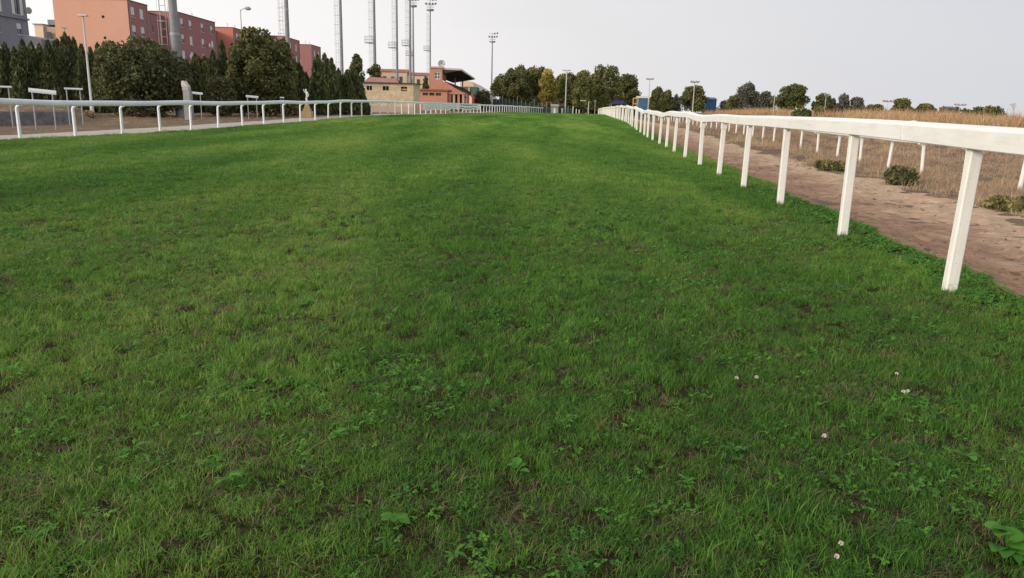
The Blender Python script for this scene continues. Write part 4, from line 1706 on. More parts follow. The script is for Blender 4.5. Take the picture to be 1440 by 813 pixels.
def stone_hut():
    Y = 97
    a = at(510, 150, Y)
    b = at(581, 150, Y)
    zg = g((a.x + b.x) / 2, Y)
    W = b.x - a.x
    D = 4.2
    # hut turned slightly so the right side shows
    root = empty('stone_hut', (a.x, Y, zg), 0.03)
    tag(root, 'flat roofed hut of yellow stone blocks with three small dark windows', 'hut')
    hl, hr = at(510, 115.5, Y).z - zg, at(580, 119, Y).z - zg
    H = (hl + hr) / 2
    fn = lambda u, e, z: Vector((u, -e, z))
    z1 = H - 0.85
    wins = [(W * .085, W * .19, z1, z1 + .5), (W * .40, W * .52, z1, z1 + .52), (W * .76, W * .88, z1 - .02, z1 + .5)]
    mb = MB()
    facade(mb, 0, W, -.4, H, wins, 0.25, fn)
    mb.add([(W, 0, -.4), (W + .45, D, -.4), (W + .45, D, H), (W, 0, H)], [(0, 1, 2, 3)])
    mb.add([(0, 0, -.4), (0, D, -.4), (0, D, H), (0, 0, H)], [(0, 1, 2, 3)])
    mb.add([(0, D, -.4), (W + .45, D, -.4), (W + .45, D, H), (0, D, H)], [(0, 1, 2, 3)])
    mb.build('wall', M['stone'], root)
    rb = MB()
    rb.prism([(-.25, -.3, H + .003), (W + .2, -.3, H + .003), (W + .75, D + .2, H + .003), (-.25, D + .2, H + .003)], (0, 0, .1))
    rb.build('roof_slab', M['dark'], root)
    tb = MB()
    tb.prism([(0.2, .2, H + .106), (W * .72, .2, H + .106), (W * .62, 2.2, H + .62), (0.5, 2.2, H + .72)], (0, 0.02, 0.05))
    tb.prism([(0.5, 2.2, H + .72), (W * .62, 2.2, H + .62), (W * .72, D, H + .106), (0.2, D, H + .106)], (0, 0.02, 0.05))
    tb.build('tiled_roof', M['hutroof'], root)
    for i, (u0, u1, c, d) in enumerate(wins):
        w = MB()
        w.box(u0, u1, 0.18, 0.22, c, d)
        f = w.build('window', M['darkhole'], root)
        k = MB()
        k.box((u0 + u1) / 2 - .025, (u0 + u1) / 2 + .025, 0.1, 0.17, c, d)
        if i == 2:
            k.box(u0 + .1, u1 - .003, 0.08, 0.165, c + .12, c + .28)
        k.build('window_bar', M['brick'] if i == 2 else M['metal'], f)
    pl = MB()
    pl.box(-.02, W + .01, -0.03, -.003, -.3, 0.75)
    pl.build('plinth', M['beige'], root)


stone_hut()


def long_house():
    Y = 232
    a = at(534, 120, Y)
    b = at(603, 120, Y)
    zg = g(a.x, Y)
    root = empty('long_house', (a.x, Y, zg))
    tag(root, 'long cream building with terracotta roof behind the stone hut', 'house')
    W = b.x - a.x
    Wl = at(572, 110, Y).x - a.x
    z1 = at(550, 101, Y).z - zg
    z2 = at(590, 106, Y).z - zg
    fn = lambda u, e, z: Vector((u, -e, z))
    def wr(u0, u1, z, n):
        return [(u0 + (u1 - u0) * (k + .5) / n - .5, u0 + (u1 - u0) * (k + .5) / n + .5, z, z + 1.7) for k in range(n)]
    wins = wr(0.3, Wl - .5, z1 - 3.0, 3) + wr(0.3, Wl - .5, z1 - 6.2, 3)
    mb = MB()
    facade(mb, 0, Wl, -.5, z1, wins, .25, fn)
    mb.add([(0, 0, -.5), (0, 9, -.5), (0, 9, z1), (0, 0, z1)], [(0, 1, 2, 3)])
    mb.add([(Wl, 0, -.5), (Wl, 9, -.5), (Wl, 9, z1), (Wl, 0, z1)], [(0, 1, 2, 3)])
    w2 = wr(Wl + .3, W, z2 - 2.8, 3) + wr(Wl + .3, W, z2 - 6.0, 3)
    facade(mb, Wl + .003, W, -.5, z2, w2, .25, lambda u, e, z: Vector((u, -e + .5, z)))
    mb.add([(W, .5, -.5), (W, 9, -.5), (W, 9, z2), (W, .5, z2)], [(0, 1, 2, 3)])
    mb.build('wall', M['cream'], root)
    rb = MB()
    rb.prism([(-.4, -.4, z1 + .003), (-.4, 4.5, z1 + .95), (-.4, 9.4, z1 + .003)], (Wl + .8, 0, 0))
    rb.build('roof', M['terracotta'], root)
    rb = MB()
    rb.prism([(Wl + .41, 0.1, z2 + .003), (Wl + .41, 4.5, z2 + .95), (Wl + .41, 9.4, z2 + .003)], (W - Wl + .2, 0, 0))
    rb.build('roof', M['terracotta'], root)
    for (o, off) in [(o, 0) for o in wins] + [(o, .5) for o in w2]:
        w = MB()
        w.box(o[0], o[1], .15 + off, .2 + off, o[2], o[3])
        f = w.build('window', M['glass'], root)


long_house()


def grandstand():
    Y = 170.0
    base = at(604, 150, Y)
    zg = g(base.x, Y)
    root = empty('grandstand', (base.x, Y, zg), RZ)
    tag(root, 'brick grandstand with tiered seats under a dark cantilever canopy', 'grandstand')
    O = Vector((base.x, Y, zg))
    def P(px, py, dy=0):
        q = at(px, py, Y + dy) - O
        return q
    depth = 62
    # end wall (stepped brick gable)
    pr = [P(604, 158), P(604, 112.5), P(620, 112.5), P(629, 117), P(640, 124), P(651, 130), P(651, 133), P(643, 134), P(643, 158)]
    mb = MB()
    mb.prism([(q.x, 0, q.z) for q in pr], (0, 1.2, 0))
    mb.build('end_wall', M['brick'], root)
    # seating tiers
    tb = MB()
    xa, za = P(621, 113).x, P(621, 113).z
    xb, zb = P(650, 131).x, P(650, 131).z
    n = 12
    for i in range(n):
        x0 = xa + (xb - xa) * i / n
        x1 = xa + (xb - xa) * (i + 1) / n
        zt = za + (zb - za) * (i + 1) / n - .1
        tb.box(x0, x1, 1.21, depth, zt - 0.8, zt)
    tb.build('seating_tiers', M['concrete'], root)
    seats = MB()
    for i in range(1, n):
        x0 = xa + (xb - xa) * (i + .35) / n
        zt = za + (zb - za) * (i + 1) / n - .1
        seats.box(x0, x0 + .3, 2.5, depth - 1, zt + .003, zt + .35)
    seats.build('seat_rows', M['roofdark'], root)
    # back and front lower walls
    bw = MB()
    bw.box(P(604, 112).x, P(606, 112).x, 1.21, depth, -.3, za)
    bw.box(xb - .3, xb, 1.21, depth, -.3, zb - .6)
    bw.build('long_wall', M['brick'], root)
    # stair / control tower at the near end
    tw = MB()
    zt = P(612, 96).z
    x0, x1 = P(604.5, 100).x, P(622, 100).x
    fn = lambda u, e, z: Vector((u, -e + 0.1, z))
    o = [(P(611, 100).x, P(619, 100).x, P(612, 111.5).z, P(612, 101).z)]
    facade(tw, x0, x1, za + .003, zt, o, .3, fn)
    tw.add([(x0, .1, za), (x0, 9, za), (x0, 9, zt), (x0, .1, zt)], [(0, 1, 2, 3)])
    tw.add([(x1, .1, za), (x1, 9, za), (x1, 9, zt), (x1, .1, zt)], [(0, 1, 2, 3)])
    tw.add([(x0, .1, zt), (x1, .1, zt), (x1, 9, zt), (x0, 9, zt)], [(0, 1, 2, 3)])
    t = tw.build('tower', M['brick'], root)
    gl = MB()
    a, b, c, d = o[0]
    gl.box(a, b, .3, .35, c, d)
    gl.build('tower_window', M['greensheet'], t)
    gf = MB()
    for u in (a + .05, (a + b) / 2, b - .05):
        gf.box(u - .06, u + .06, .22, .295, c, d)
    for z in (c + .08, (c + d) / 2, d - .08):
        gf.box(a + .003, b - .003, .20, .29, z - .06, z + .06)
    gf.build('window_frame', M['white'], t)
    bd = MB()
    bd.box(x0 - .1, x1 + .1, -.1, 9, zt + .003, zt + .35)
    bd.build('tower_band', M['metal'], t)
    # canopy: near edge from (620,95) to (648,97); far tip seen at (675,113)
    cb = MB()
    p0 = P(621, 96.5)
    p1 = P(648, 97)
    y0, y1 = 0.4, 56.0
    sl = (p0.x, p0.z + .2), (p1.x, p1.z)
    th = 0.35
    zback = p0.z - 1.35
    prof = [(p0.x - 2.0, zback), (p1.x, p1.z - .3), (p1.x, p1.z), (p1.x - .2, p1.z + .05), (p0.x - 2.0, p0.z + .2)]
    cb.prism([(x, y0, z) for x, z in prof], (0, y1 - y0, 0))
    c = cb.build('canopy', M['roofdark'], root)
    fe = MB()
    fe.prism([(x * 1.0, y0 - .1, z) for x, z in [(p0.x - 2.0, p0.z - .12), (p1.x + .05, p1.z - .3), (p1.x + .05, p1.z + .08), (p0.x - 2.0, p0.z + .26)]], (0, .096, 0))
    fe.box(p1.x + .003, p1.x + .1, y0, y1, p1.z - .32, p1.z + .06)
    fe.build('canopy_edge', M['metal_light'], c)
    for yy in (27, 54):
        s = MB()
        s.tube([(p0.x + .8, yy, za - 1), (p0.x + .8, yy, zback + .5)], .18, 8)
        s.build('column', M['concrete'], root)


grandstand()


def brick_annex():
    Y = 158
    a = at(584, 150, Y)
    b = at(629, 150, Y)
    zg = g(a.x, Y)
    root = empty('brick_annex', (a.x, Y, zg))
    tag(root, 'low orange brick annex with a strip window before the grandstand', 'building')
    W = b.x - a.x
    H = at(610, 127.5, Y).z - zg
    zc, zd = at(610, 134.5, Y).z - zg, at(610, 130.5, Y).z - zg
    ops = []
    u = 1.5
    while u + 1.2 < W - .2:
        ops.append((u, u + 1.05, zc, zd))
        u += 1.3
    mb = MB()
    facade(mb, 0, W, -.4, H, ops, .25, lambda u, e, z: Vector((u, -e, z)))
    mb.add([(W, 0, -.4), (W, 8, -.4), (W, 8, H), (W, 0, H)], [(0, 1, 2, 3)])
    mb.add([(0, 0, -.4), (0, 8, -.4), (0, 8, H), (0, 0, H)], [(0, 1, 2, 3)])
    mb.build('wall', M['brick'], root)
    rb = MB()
    rb.box(-.2, W + .3, -.4, 8.2, H + .003, H + .3)
    rb.build('roof', M['terracotta'], root)
    for (a_, b_, c, d) in ops:
        w = MB()
        w.box(a_, b_, .18, .23, c, d)
        w.build('window', M['glass'], root)
    # open porch with posts at the right
    pr = MB()
    x0 = W + .35
    x1 = at(651, 150, Y).x - a.x
    pr.box(x0 - .3, x1 + .3, .3, 6, at(640, 131, Y).z - zg - .2, at(640, 131, Y).z - zg + .15)
    pr.build('porch_roof', M['brick'], root)
    for k in range(4):
        u = x0 + (x1 - x0) * k / 3
        c = MB()
        c.box(u - .22, u + .22, .5, .95, -.4, at(640, 131, Y).z - zg - .203)
        c.build('porch_post', M['brick'] if k in (0, 2) else M['beige'], root)
    bk = MB()
    bk.box(x0, x1, 5, 5.2, -.4, at(640, 131, Y).z - zg - .203)
    bk.build('porch_back', M['roofdark'], root)


brick_annex()


def radar_dish():
    Y = 171
    c = at(620.7, 89.5, Y)
    zt = at(612, 95.5, Y).z
    root = empty('satellite_dish', (c.x, Y + 1, zt))
    tag(root, 'big round white satellite dish on top of the grandstand tower', 'satellite dish')
    R = 5.0 / F * Y
    mb = MB()
    h = c.z - zt
    pts = []
    rr = []
    for k in range(7):
        t = k / 6
        pts.append((0, -0.35 * (t * t), h))
        rr.append(max(.02, R * t))
    mb.tube(pts, rr, 20, cap=False)
    mb.build('reflector', M['metal_light'], root)
    s = MB()
    s.tube([(0, .1, 0), (0, .1, h)], .12, 8)
    s.build('stand', M['metal'], root)
    f = MB()
    f.tube([(0, 0, h), (0, -.8, h + .1)], [.04, .12], 8)
    f.build('feed_horn', M['dark'], root)


radar_dish()


def wedge_buildings():
    Y = 235
    a = at(646, 150, Y)
    zg = g(a.x, Y)
    root = empty('green_hall', (a.x, Y, zg))
    tag(root, 'hall with cream upper wall and green cladding right of the grandstand', 'building')
    P = lambda px, py: at(px, py, Y) - Vector((a.x, Y, zg))
    mb = MB()
    q = [P(647, 122.3), P(671, 122.3), P(671, 160), P(647, 160)]
    mb.prism([(p.x, 0, p.z) for p in q], (0, 14, 0))
    mb.build('cladding', M['greensheet'], root)
    mb = MB()
    q = [P(647, 122), P(667, 122), P(664, 115), P(650, 112.5), P(647, 114)]
    mb.prism([(p.x, 0.2, p.z) for p in q], (0, 13, 0))
    mb.build('upper_wall', M['cream'], root)
    mb = MB()
    q = [P(659, 123), P(660.5, 123), P(660.5, 160), P(659, 160)]
    mb.prism([(p.x, -.3, p.z) for p in q], (0, .295, 0))
    mb.build('drain_pipe', M['cream'], root)
    Y2 = 275
    a2 = at(664, 150, Y2)
    root = empty('sloping_roof_hall', (a2.x, Y2, g(a2.x, Y2)))
    tag(root, 'large hall with a long pale grey roof sloping down behind the pines', 'building')
    zg2 = g(a2.x, Y2)
    P2 = lambda px, py, d=0: at(px, py, Y2) - Vector((a2.x, Y2, zg2))
    mb = MB()
    q = [P2(664, 115), P2(676, 120.5), P2(688, 128), P2(696, 137), P2(703, 146), P2(664, 146)]
    mb.prism([(p.x, 0, p.z) for p in q], (0, 24, 0))
    mb.build('roof', M['greyroof'], root)
    mb = MB()
    q = [P2(664, 146.3), P2(701, 146.3), P2(701, 160), P2(664, 160)]
    mb.prism([(p.x, 0.5, p.z) for p in q], (0, 23, 0))
    mb.build('wall', M['beige'], root)


wedge_buildings()


def flags():
    for i, (px, pt, mat, lab) in enumerate(((656.5, 132, 'red', 'narrow red upright banner flag at the grandstand foot, left one'),
                                            (660, 134, 'white', 'narrow white upright banner flag between two red ones'),
                                            (663.5, 131, 'red', 'narrow red upright banner flag by the dark hedge, right one'))):
        Y = 150 + i
        t = at(px, pt, Y)
        zg = g(t.x, Y)
        root = empty('banner_flag', (t.x, Y, zg))
        tag(root, lab, 'flag', 'upright flags by the grandstand')
        h = t.z - zg
        s = MB()
        s.tube([(0, 0, -.1), (0, 0, h)], .03, 6)
        s.build('pole', M['metal_light'], root)
        c = MB()
        c.prism([(0.03, 0, h * .3), (.42, 0, h * .35), (.46, 0, h * .8), (.25, 0, h * .97), (.03, 0, h)], (0, .02, 0))
        c.build('cloth', M[mat], root)


flags()


def sheet_building(px0, px1, ptop, Y, mat, label, name, depth=8, roof=None):
    a, b = at(px0, ptop, Y), at(px1, ptop, Y)
    zg = g(a.x, Y)
    root = empty(name, (a.x, Y, zg))
    tag(root, label, 'shed')
    W = b.x - a.x
    H = a.z - zg
    mb = MB()
    n = max(4, int(W / .5))
    # corrugated front
    V = []
    for i in range(2 * n + 1):
        u = W * i / (2 * n)
        e = 0.05 * (i % 2)
        V += [(u, e, -.4), (u, e, H)]
    mb.add(V, [(2 * i, 2 * i + 2, 2 * i + 3, 2 * i + 1) for i in range(2 * n)])
    mb.box(0, W, 0.06, depth, -.4, H)
    mb.build('wall', M[mat], root)
    rb = MB()
    rb.prism([(-.2, -.2, H + .003), (-.2, depth + .2, H + .003), (-.2, depth / 2, H + .5)], (W + .4, 0, 0))
    rb.build('roof', roof or M[mat], root)
    d = MB()
    d.box(W * .3, W * .6, -.03, -.003, -.3, min(2.4, H * .7))
    d.build('door', M['white'] if mat != 'bluesheet' else M['bluesheet'], root)


sheet_building(898, 911.5, 138, 185, 'bluesheet', 'blue metal shed beside the yellow frame, left of the light pole', 'blue_shed', 4, M['metal_light'])
sheet_building(995.5, 1008, 140, 175, 'bluesheet', 'blue metal shed between the rounded pines at right', 'blue_shed', 5)
sheet_building(776, 785, 149.5, 186, 'concrete', 'small grey concrete box building at the end of the turf', 'concrete_shed', 3)
sheet_building(786.5, 796, 149.5, 190, 'roofdark', 'small dark shed behind the central light pole', 'dark_shed', 3)


def yellow_frame():
    Y = 170
    a = at(890, 137.5, Y)
    b = at(898, 137.5, Y)
    zg = g(a.x, Y)
    root = empty('yellow_gantry', (a.x, Y, zg))
    tag(root, 'yellow square frame on two legs left of the blue shed', 'frame')
    W = b.x - a.x
    H = a.z - zg
    h2 = at(890, 146, Y).z - zg
    for x in (0.08, W - .08):
        l = MB()
        l.box(x - .08, x + .08, -.08, .08, -.3, h2 - .1)
        l.build('leg', M['yellow'], root)
    m = MB()
    m.box(0, W, -.1, .1, H - .25, H)
    m.box(0, W, -.1, .1, h2 - .097, h2 + .15)
    m.box(0, .25, -.1, .1, h2 + .153, H - .253)
    m.box(W - .25, W, -.1, .1, h2 + .153, H - .253)
    m.build('square_frame', M['yellow'], root)


yellow_frame()


def navy_tent():
    Y = 178
    zt = at(868, 141.5, Y).z
    ze = at(868, 146.5, Y).z
    a, b = at(858, 147, Y), at(880, 147, Y)
    cx = (a.x + b.x) / 2
    zg = g(cx, Y)
    root = empty('canvas_shelter', (cx, Y, zg))
    tag(root, 'dark navy canvas shelter behind the far end of the right rail', 'shelter')
    w = (b.x - a.x) / 2
    mb = MB()
    base = [(-w, -2, ze - zg), (w, -2, ze - zg), (w, 2, ze - zg), (-w, 2, ze - zg)]
    mb.add(base + [(-w * .35, 0, zt - zg), (w * .35, 0, zt - zg)], [(0, 1, 5, 4), (1, 2, 5), (2, 3, 4, 5), (3, 0, 4), (3, 2, 1, 0)])
    mb.build('canvas_roof', M['navy'], root)
    for x in (-w + .1, w - .1):
        for y in (-1.9, 1.9):
            l = MB()
            l.tube([(x, y, -.2), (x, y, ze - zg - .003)], .06, 6)
            l.build('leg', M['metal'], root)


navy_tent()


def gantry():
    Y = 165
    a = at(816, 142, Y)
    b = at(824, 142, Y)
    zg = g(a.x, Y)
    root = empty('crossbar_post', (a.x, Y, zg))
    tag(root, 'pale horizontal bar on two posts before the pine wood', 'frame')
    m = MB()
    m.box(0, b.x - a.x, -.06, .06, a.z - zg, a.z - zg + .15)
    m.build('crossbar', M['metal_light'], root)
    for x in (0.1, b.x - a.x - .1):
        l = MB()
        l.tube([(x, 0, -.2), (x, 0, a.z - zg - .003)], .05, 6)
        l.build('leg', M['dark'], root)
    for i, (px, pt, pb, lab) in enumerate(((806, 149, 157, 'tallest white marker post at the far end of the turf'),
                                           (810.5, 153, 158, 'short white marker post beside the tallest one'),
                                           (814.5, 154, 158, 'short white marker post closest to the far right rail'))):
        Yp = 172
        t = at(px, pt, Yp)
        z = g(t.x, Yp)
        m = MB()
        m.tube([(0, 0, -.2), (0, 0, t.z - z - .12), (0, 0, t.z - z)], [.08, .08, .02], 8)
        o = m.build('marker_post', M['white'], None, (t.x, Yp, z))
        tag(o, lab, 'post', 'white marker posts at the far end of the turf')


gantry()


def net_fence():
    # dark green netting with posts running behind the far left rail
    P = [(at(px, 150, Y).x, Y) for px, Y in ((693, 215), (716, 208), (745, 202), (775, 200), (805, 200))]
    root = empty('netting_fence', (P[0][0], P[0][1], g(*P[0])))
    tag(root, 'dark green netting fence on grey posts under the far pines', 'fence')
    O = Vector(root.location)
    tops = [at(px, py, Y).z for px, py, Y in ((693, 139, 215), (716, 141, 208), (745, 146, 202), (775, 151, 200), (805, 152, 200))]
    m = MB()
    V = []
    for (x, y), t in zip(P, tops):
        V += [Vector((x, y, g(x, y))) - O, Vector((x, y, t)) - O]
    n = len(P)
    V2 = [v + Vector((0, .03, 0)) for v in V]
    m.add(V, [(2 * i, 2 * i + 2, 2 * i + 3, 2 * i + 1) for i in range(n - 1)])
    m.add(V2, [(2 * i + 1, 2 * i + 3, 2 * i + 2, 2 * i) for i in range(n - 1)])
    m.build('netting', M['mesh'], root)
    for i in range(n - 1):
        for k in range(5):
            t = k / 5
            x = P[i][0] * (1 - t) + P[i + 1][0] * t
            y = P[i][1] * (1 - t) + P[i + 1][1] * t
            z = tops[i] * (1 - t) + tops[i + 1] * t
            q = MB()
            q.tube([(0, 0, -.1), (0, 0, z - g(x, y) + .5 + .8 * ((i + k) % 3 == 0))], .06, 6)
            q.build('fence_post', M['metal'], root, Vector((x, y - .1, g(x, y))) - O)


net_fence()


# ------------------------------------------------------------------ trees and bushes
def leaf_cloud(C, size, tint, name, mat, up=0.0, aspect=1.5, seed=0):
    r = np.random.default_rng(seed)
    N = len(C)
    d = r.normal(size=(N, 3))
    d[:, 2] += up * 2.5
    d /= np.linalg.norm(d, axis=1)[:, None]
    e = r.normal(size=(N, 3))
    e -= (e * d).sum(1)[:, None] * d
    e /= np.linalg.norm(e, axis=1)[:, None]
    s = (size * (0.6 + 0.8 * r.random(N)))[:, None]
    a, b = d * s * aspect * 0.5, e * s * 0.5
    V = np.stack([C - a, C + b, C + a, C - b], 1).reshape(-1, 3)
    return quad_mesh(name, V, mat, np.clip(tint, 0, 1))


def lobe_points(lobes, n, seed, shell=0.35, bottom=-0.75):
    r = np.random.default_rng(seed)
    vol = np.array([l[3] * l[4] * l[5] for l in lobes]) ** 0.75
    cnt = np.maximum(8, (n * vol / vol.sum()).astype(int))
    C, T = [], []
    for l, c in zip(lobes, cnt):
        d = r.normal(size=(c, 3))
        d /= np.linalg.norm(d, axis=1)[:, None]
        keep = d[:, 2] > bottom
        d = d[keep]
        c = len(d)
        rad = r.random(c) ** shell
        # clumpy surface: radius modulated by direction noise
        k = 0.82 + 0.30 * vnoise(d[:, 0] * 3 + l[0] * 7 + 5, d[:, 1] * 3 + d[:, 2] * 4 + l[1], 0.8)
        P = d * (rad * k)[:, None] * np.array(l[3:6]) + np.array(l[:3])
        gap = vnoise(P[:, 0] * 1.3 + 40, P[:, 2] * 1.7 + P[:, 1] + 60, max(0.35, l[3] * 0.38))
        kk = gap > 0.20
        C.append(P[kk])
        T.append(np.full(kk.sum(), 0.42 + 0.17 * r.normal()) + 0.5 * (vnoise(P[kk][:, 0] * 2 + 90, P[kk][:, 2] * 2 + P[kk][:, 1], 0.9 * max(.35, l[3] * .3)) - .5) + 0.10 * r.normal(size=kk.sum()))
    return np.concatenate(C), np.concatenate(T)


def trunk_mesh(H, r0, limbs, seed, spread):
    r = random.Random(seed)
    mb = MB()
    lean = r.uniform(-.05, .05) * H
    mb.tube([(0, 0, -.3), (lean * .3, 0, H * .3), (lean, 0, H * .62), (lean * 1.2, 0, H * .85)], [r0 * 1.25, r0, r0 * .7, r0 * .3], 8)
    for k in range(limbs):
        a = r.random() * 6.283
        z0 = H * r.uniform(.3, .6)
        L_ = spread * r.uniform(.5, .9)
        mb.tube([(lean * .5, 0, z0), (lean * .5 + L_ * .5 * math.cos(a), L_ * .5 * math.sin(a), z0 + H * .12),
                 (lean * .5 + L_ * math.cos(a), L_ * math.sin(a), z0 + H * .28)], [r0 * .5, r0 * .35, r0 * .12], 6)
    return mb


def tree(name, px0, px1, ptop, Y, mat, label, cat, group=None, style='pine', n=5000, leaf=0.3, bare=0.25, seed=0, zbase=None):
    a, b = at(px0, ptop, Y), at(px1, ptop, Y)
    cx = (a.x + b.x) / 2
    W = (b.x - a.x) / 2
    zg = g(cx, Y) if zbase is None else zbase
    top = at((px0 + px1) / 2, ptop, Y).z - zg
    r = random.Random(seed * 13 + 1)
    root = empty(name, (cx, Y, zg))
    tag(root, label, cat, group)
    lobes = []
    if style == 'pine':
        zb = top * bare
        m = 20
        for k in range(m):
            ang = r.random() * 6.283
            t = (k + .5) / m
            z = zb + (top - zb) * (0.18 + 0.68 * t)
            env = math.sin(math.pi * min(.97, 0.28 + 0.60 * t)) ** .7
            rr = W * r.uniform(.28, .48)
            d = max(0, (W - rr)) * env * r.uniform(.55, 1.0)
            hz = (top - zb) * r.uniform(.11, .19)
            z = min(z, top - hz * 0.95)
            lobes.append((d * math.cos(ang), d * math.sin(ang), z, rr, rr, hz))
        lobes.append((W * r.uniform(-.25, .25), 0, top - (top - zb) * .28, W * .52, W * .52, (top - zb) * .27))
        for s in (-1, 1):
            lobes.append((s * W * .68, 0, zb + (top - zb) * r.uniform(.35, .55), W * .32, W * .32, (top - zb) * .16))
    elif style == 'round':
        zb = top * bare
        h = top - zb
        lobes.append((0, 0, zb + h * .45, W * .80, W * .80, h * .46))
        for k in range(20):
            ang = r.random() * 6.283
            t = r.random()
            z = zb + h * (0.12 + .72 * t)
            env = math.sqrt(max(0, 1 - ((z - zb) / h - .42) ** 2 / .36))
            rr = W * r.uniform(.2, .34)
            d = (W - rr) * env * r.uniform(.8, 1)
            lobes.append((d * math.cos(ang), d * math.sin(ang), min(z, top - rr * .8), rr, rr, rr * r.uniform(.8, 1.1)))
    elif style == 'dome':
        zb = -0.1
        h = top
        lobes.append((0, 0, h * .40, W * .86, W * .86, h * .47))
        for k in range(26):
            ang = r.random() * 6.283
            t = r.random()
            z = h * (.08 + .74 * t)
            env = math.sqrt(max(0, 1 - (z / h) ** 2.2))
            rr = W * r.uniform(.17, .27)
            d = max(0, (W - rr)) * env * r.uniform(.85, 1)
            lobes.append((d * math.cos(ang), d * math.sin(ang), min(z, h - rr * .9), rr, rr, rr * r.uniform(.9, 1.2)))
    elif style == 'tall':
        zb = top * bare
        h = top - zb
        for k in range(14):
            t = (k + .5) / 14
            rr = W * (0.45 + .25 * math.sin(math.pi * min(1, t * 1.1))) * r.uniform(.8, 1.1)
            d = max(0, W - rr) * r.random()
            ang = r.random() * 6.283
            lobes.append((d * math.cos(ang), d * math.sin(ang), zb + h * (.08 + .80 * t), rr, rr, h * .12))
    C, T = lobe_points(lobes, n, seed + 5, 0.30, -0.85)
    sx = W / max(1e-3, np.quantile(np.abs(C[:, 0]), 0.995))
    C[:, 0] *= sx
    C[:, 1] *= sx
    zt = np.quantile(C[:, 2], 0.998)
    C[:, 2] *= top / zt
    C[:, 2] = np.maximum(C[:, 2], 0.02)
    link('crown', leaf_cloud(C, leaf, T, 'crown', mat, 0.0, 1.4, seed), root)
    if style != 'dome':
        trunk_mesh(top * .95, max(.08, W * .07), 5, seed, W * .7).build('trunk', M['bark'], root)
    else:
        tb = MB()
        for k in range(5):
            ang = k * 1.3
            tb.tube([(.1 * math.cos(ang), .1 * math.sin(ang), -.2), (W * .3 * math.cos(ang), W * .3 * math.sin(ang), top * .35), (W * .5 * math.cos(ang), W * .5 * math.sin(ang), top * .6)], [.09, .06, .02], 6)
        tb.build('trunk', M['bark'], root)
    return root


def cypress(px, ptop, Y, w, label, seed, lean=0.0, n=5200):
    t = at(px, ptop, Y)
    zg = g(t.x, Y)
    H = t.z - zg
    root = empty('cypress_tree', (t.x, Y, zg))
    tag(root, label, 'cypress', 'cypresses of the left hedge')
    r = np.random.default_rng(seed)
    # several upright plumes
    C, T = [], []
    m = 7
    for k in range(m):
        if k == 0:
            ox, oy, h, rad = 0, 0, H, w * .52
        else:
            ang = r.random() * 6.283
            d = w * r.uniform(.3, .62)
            ox, oy = d * math.cos(ang), d * math.sin(ang)
            h = H * r.uniform(.5, .97)
            rad = w * r.uniform(.26, .45)
        c = n // m
        u = r.random(c) ** .85
        env = np.minimum(1.0, (1 - u) ** 0.62 * 1.25) * (0.65 + 0.35 * np.minimum(1, u * 5))
        ang = r.random(c) * 6.283
        rr = rad * env * r.random(c) ** .35 * (0.8 + .4 * vnoise(ang * 2, u * 9 + k, .7))
        C.append(np.stack([ox * (1 - u * .55) + rr * np.cos(ang), oy * (1 - u * .55) + rr * np.sin(ang), u * h], -1))
        T.append(np.full(c, .4 + .12 * r.normal()) + .17 * r.normal(size=c))
    C = np.concatenate(C)
    T = np.concatenate(T)
    link('crown', leaf_cloud(C, 0.15, T, 'crown', M['cypress'], 1.4, 2.3, seed), root)
    tb = MB()
    tb.tube([(0, 0, -.3), (0, 0, H * .6)], [.12, .05], 7)
    tb.build('trunk', M['bark'], root)


# hedge of cypresses, left section (photo x 0..130)
hed = [(-8, 66, 58), (6, 62, 57), (20, 68, 57), (31, 57, 56), (43, 60, 58), (55, 63, 59), (67, 58, 57), (80, 56, 60),
       (91, 48, 58), (103, 54, 61), (114, 64, 58), (127, 68, 60), (137, 62, 58), (146, 60, 61)]
words = ['cypress cut by the left picture edge', 'second cypress from the left picture edge', 'third cypress from the left, before the grey block',
         'pointed cypress below the grey block windows', 'cypress left of the lilac annex', 'cypress below the grey block corner',
         'slim cypress below the cream house', 'cypress left of the tallest in the hedge', 'tallest cypress of the left hedge, before the orange wall',
         'cypress just left of the thin street lamp', 'cypress just behind the thin street lamp', 'cypress between the lamp and the round bush',
         'cypress peeping over the round bush at its left', 'slender cypress top above the left of the round bush']
for i, ((px, pt, Y), wd) in enumerate(zip(hed, words)):
    cypress(px, pt, Y, 1.35, 'dark ' + wd, 20 + i)
hed2 = [(262, 84, 63, 'dark cypress just right of the thick mast'), (274, 76, 64, 'dark cypress below the windows of the long rose block'),
        (287, 80, 64, 'dark cypress in the middle of the gap before the dark tree'), (299, 72, 63, 'dark cypress left of the salmon sided block'),
        (312, 58, 64, 'tall cypress before the salmon sided block'), (326, 62, 66, 'cypress tip at the left edge of the big dark tree')]
for i, (px, pt, Y, wd) in enumerate(hed2):
    cypress(px, pt, Y, 1.3, wd, 50 + i)
hed3 = [(414, 84, 64, 'small cypress at the right side of the big dark tree'), (424, 96, 68, 'low cypress behind the pale statue'),
        (447, 78, 66, 'cypress right of the pale statue'), (456, 76, 68, 'twin tipped cypress below the farthest rose block'),
        (466, 82, 68, 'cypress left of the mast foot'), (476, 98, 70, 'low cypress at the mast foot left of the hut'),
        (487, 100, 70, 'cypress before the pine left of the hut'), (497, 98, 71, 'cypress third from the stone hut'),
        (505, 108, 72, 'cypress touching the stone hut corner')]
for i, (px, pt, Y, wd) in enumerate(hed3):
    cypress(px, pt, Y, 1.4, wd, 70 + i)

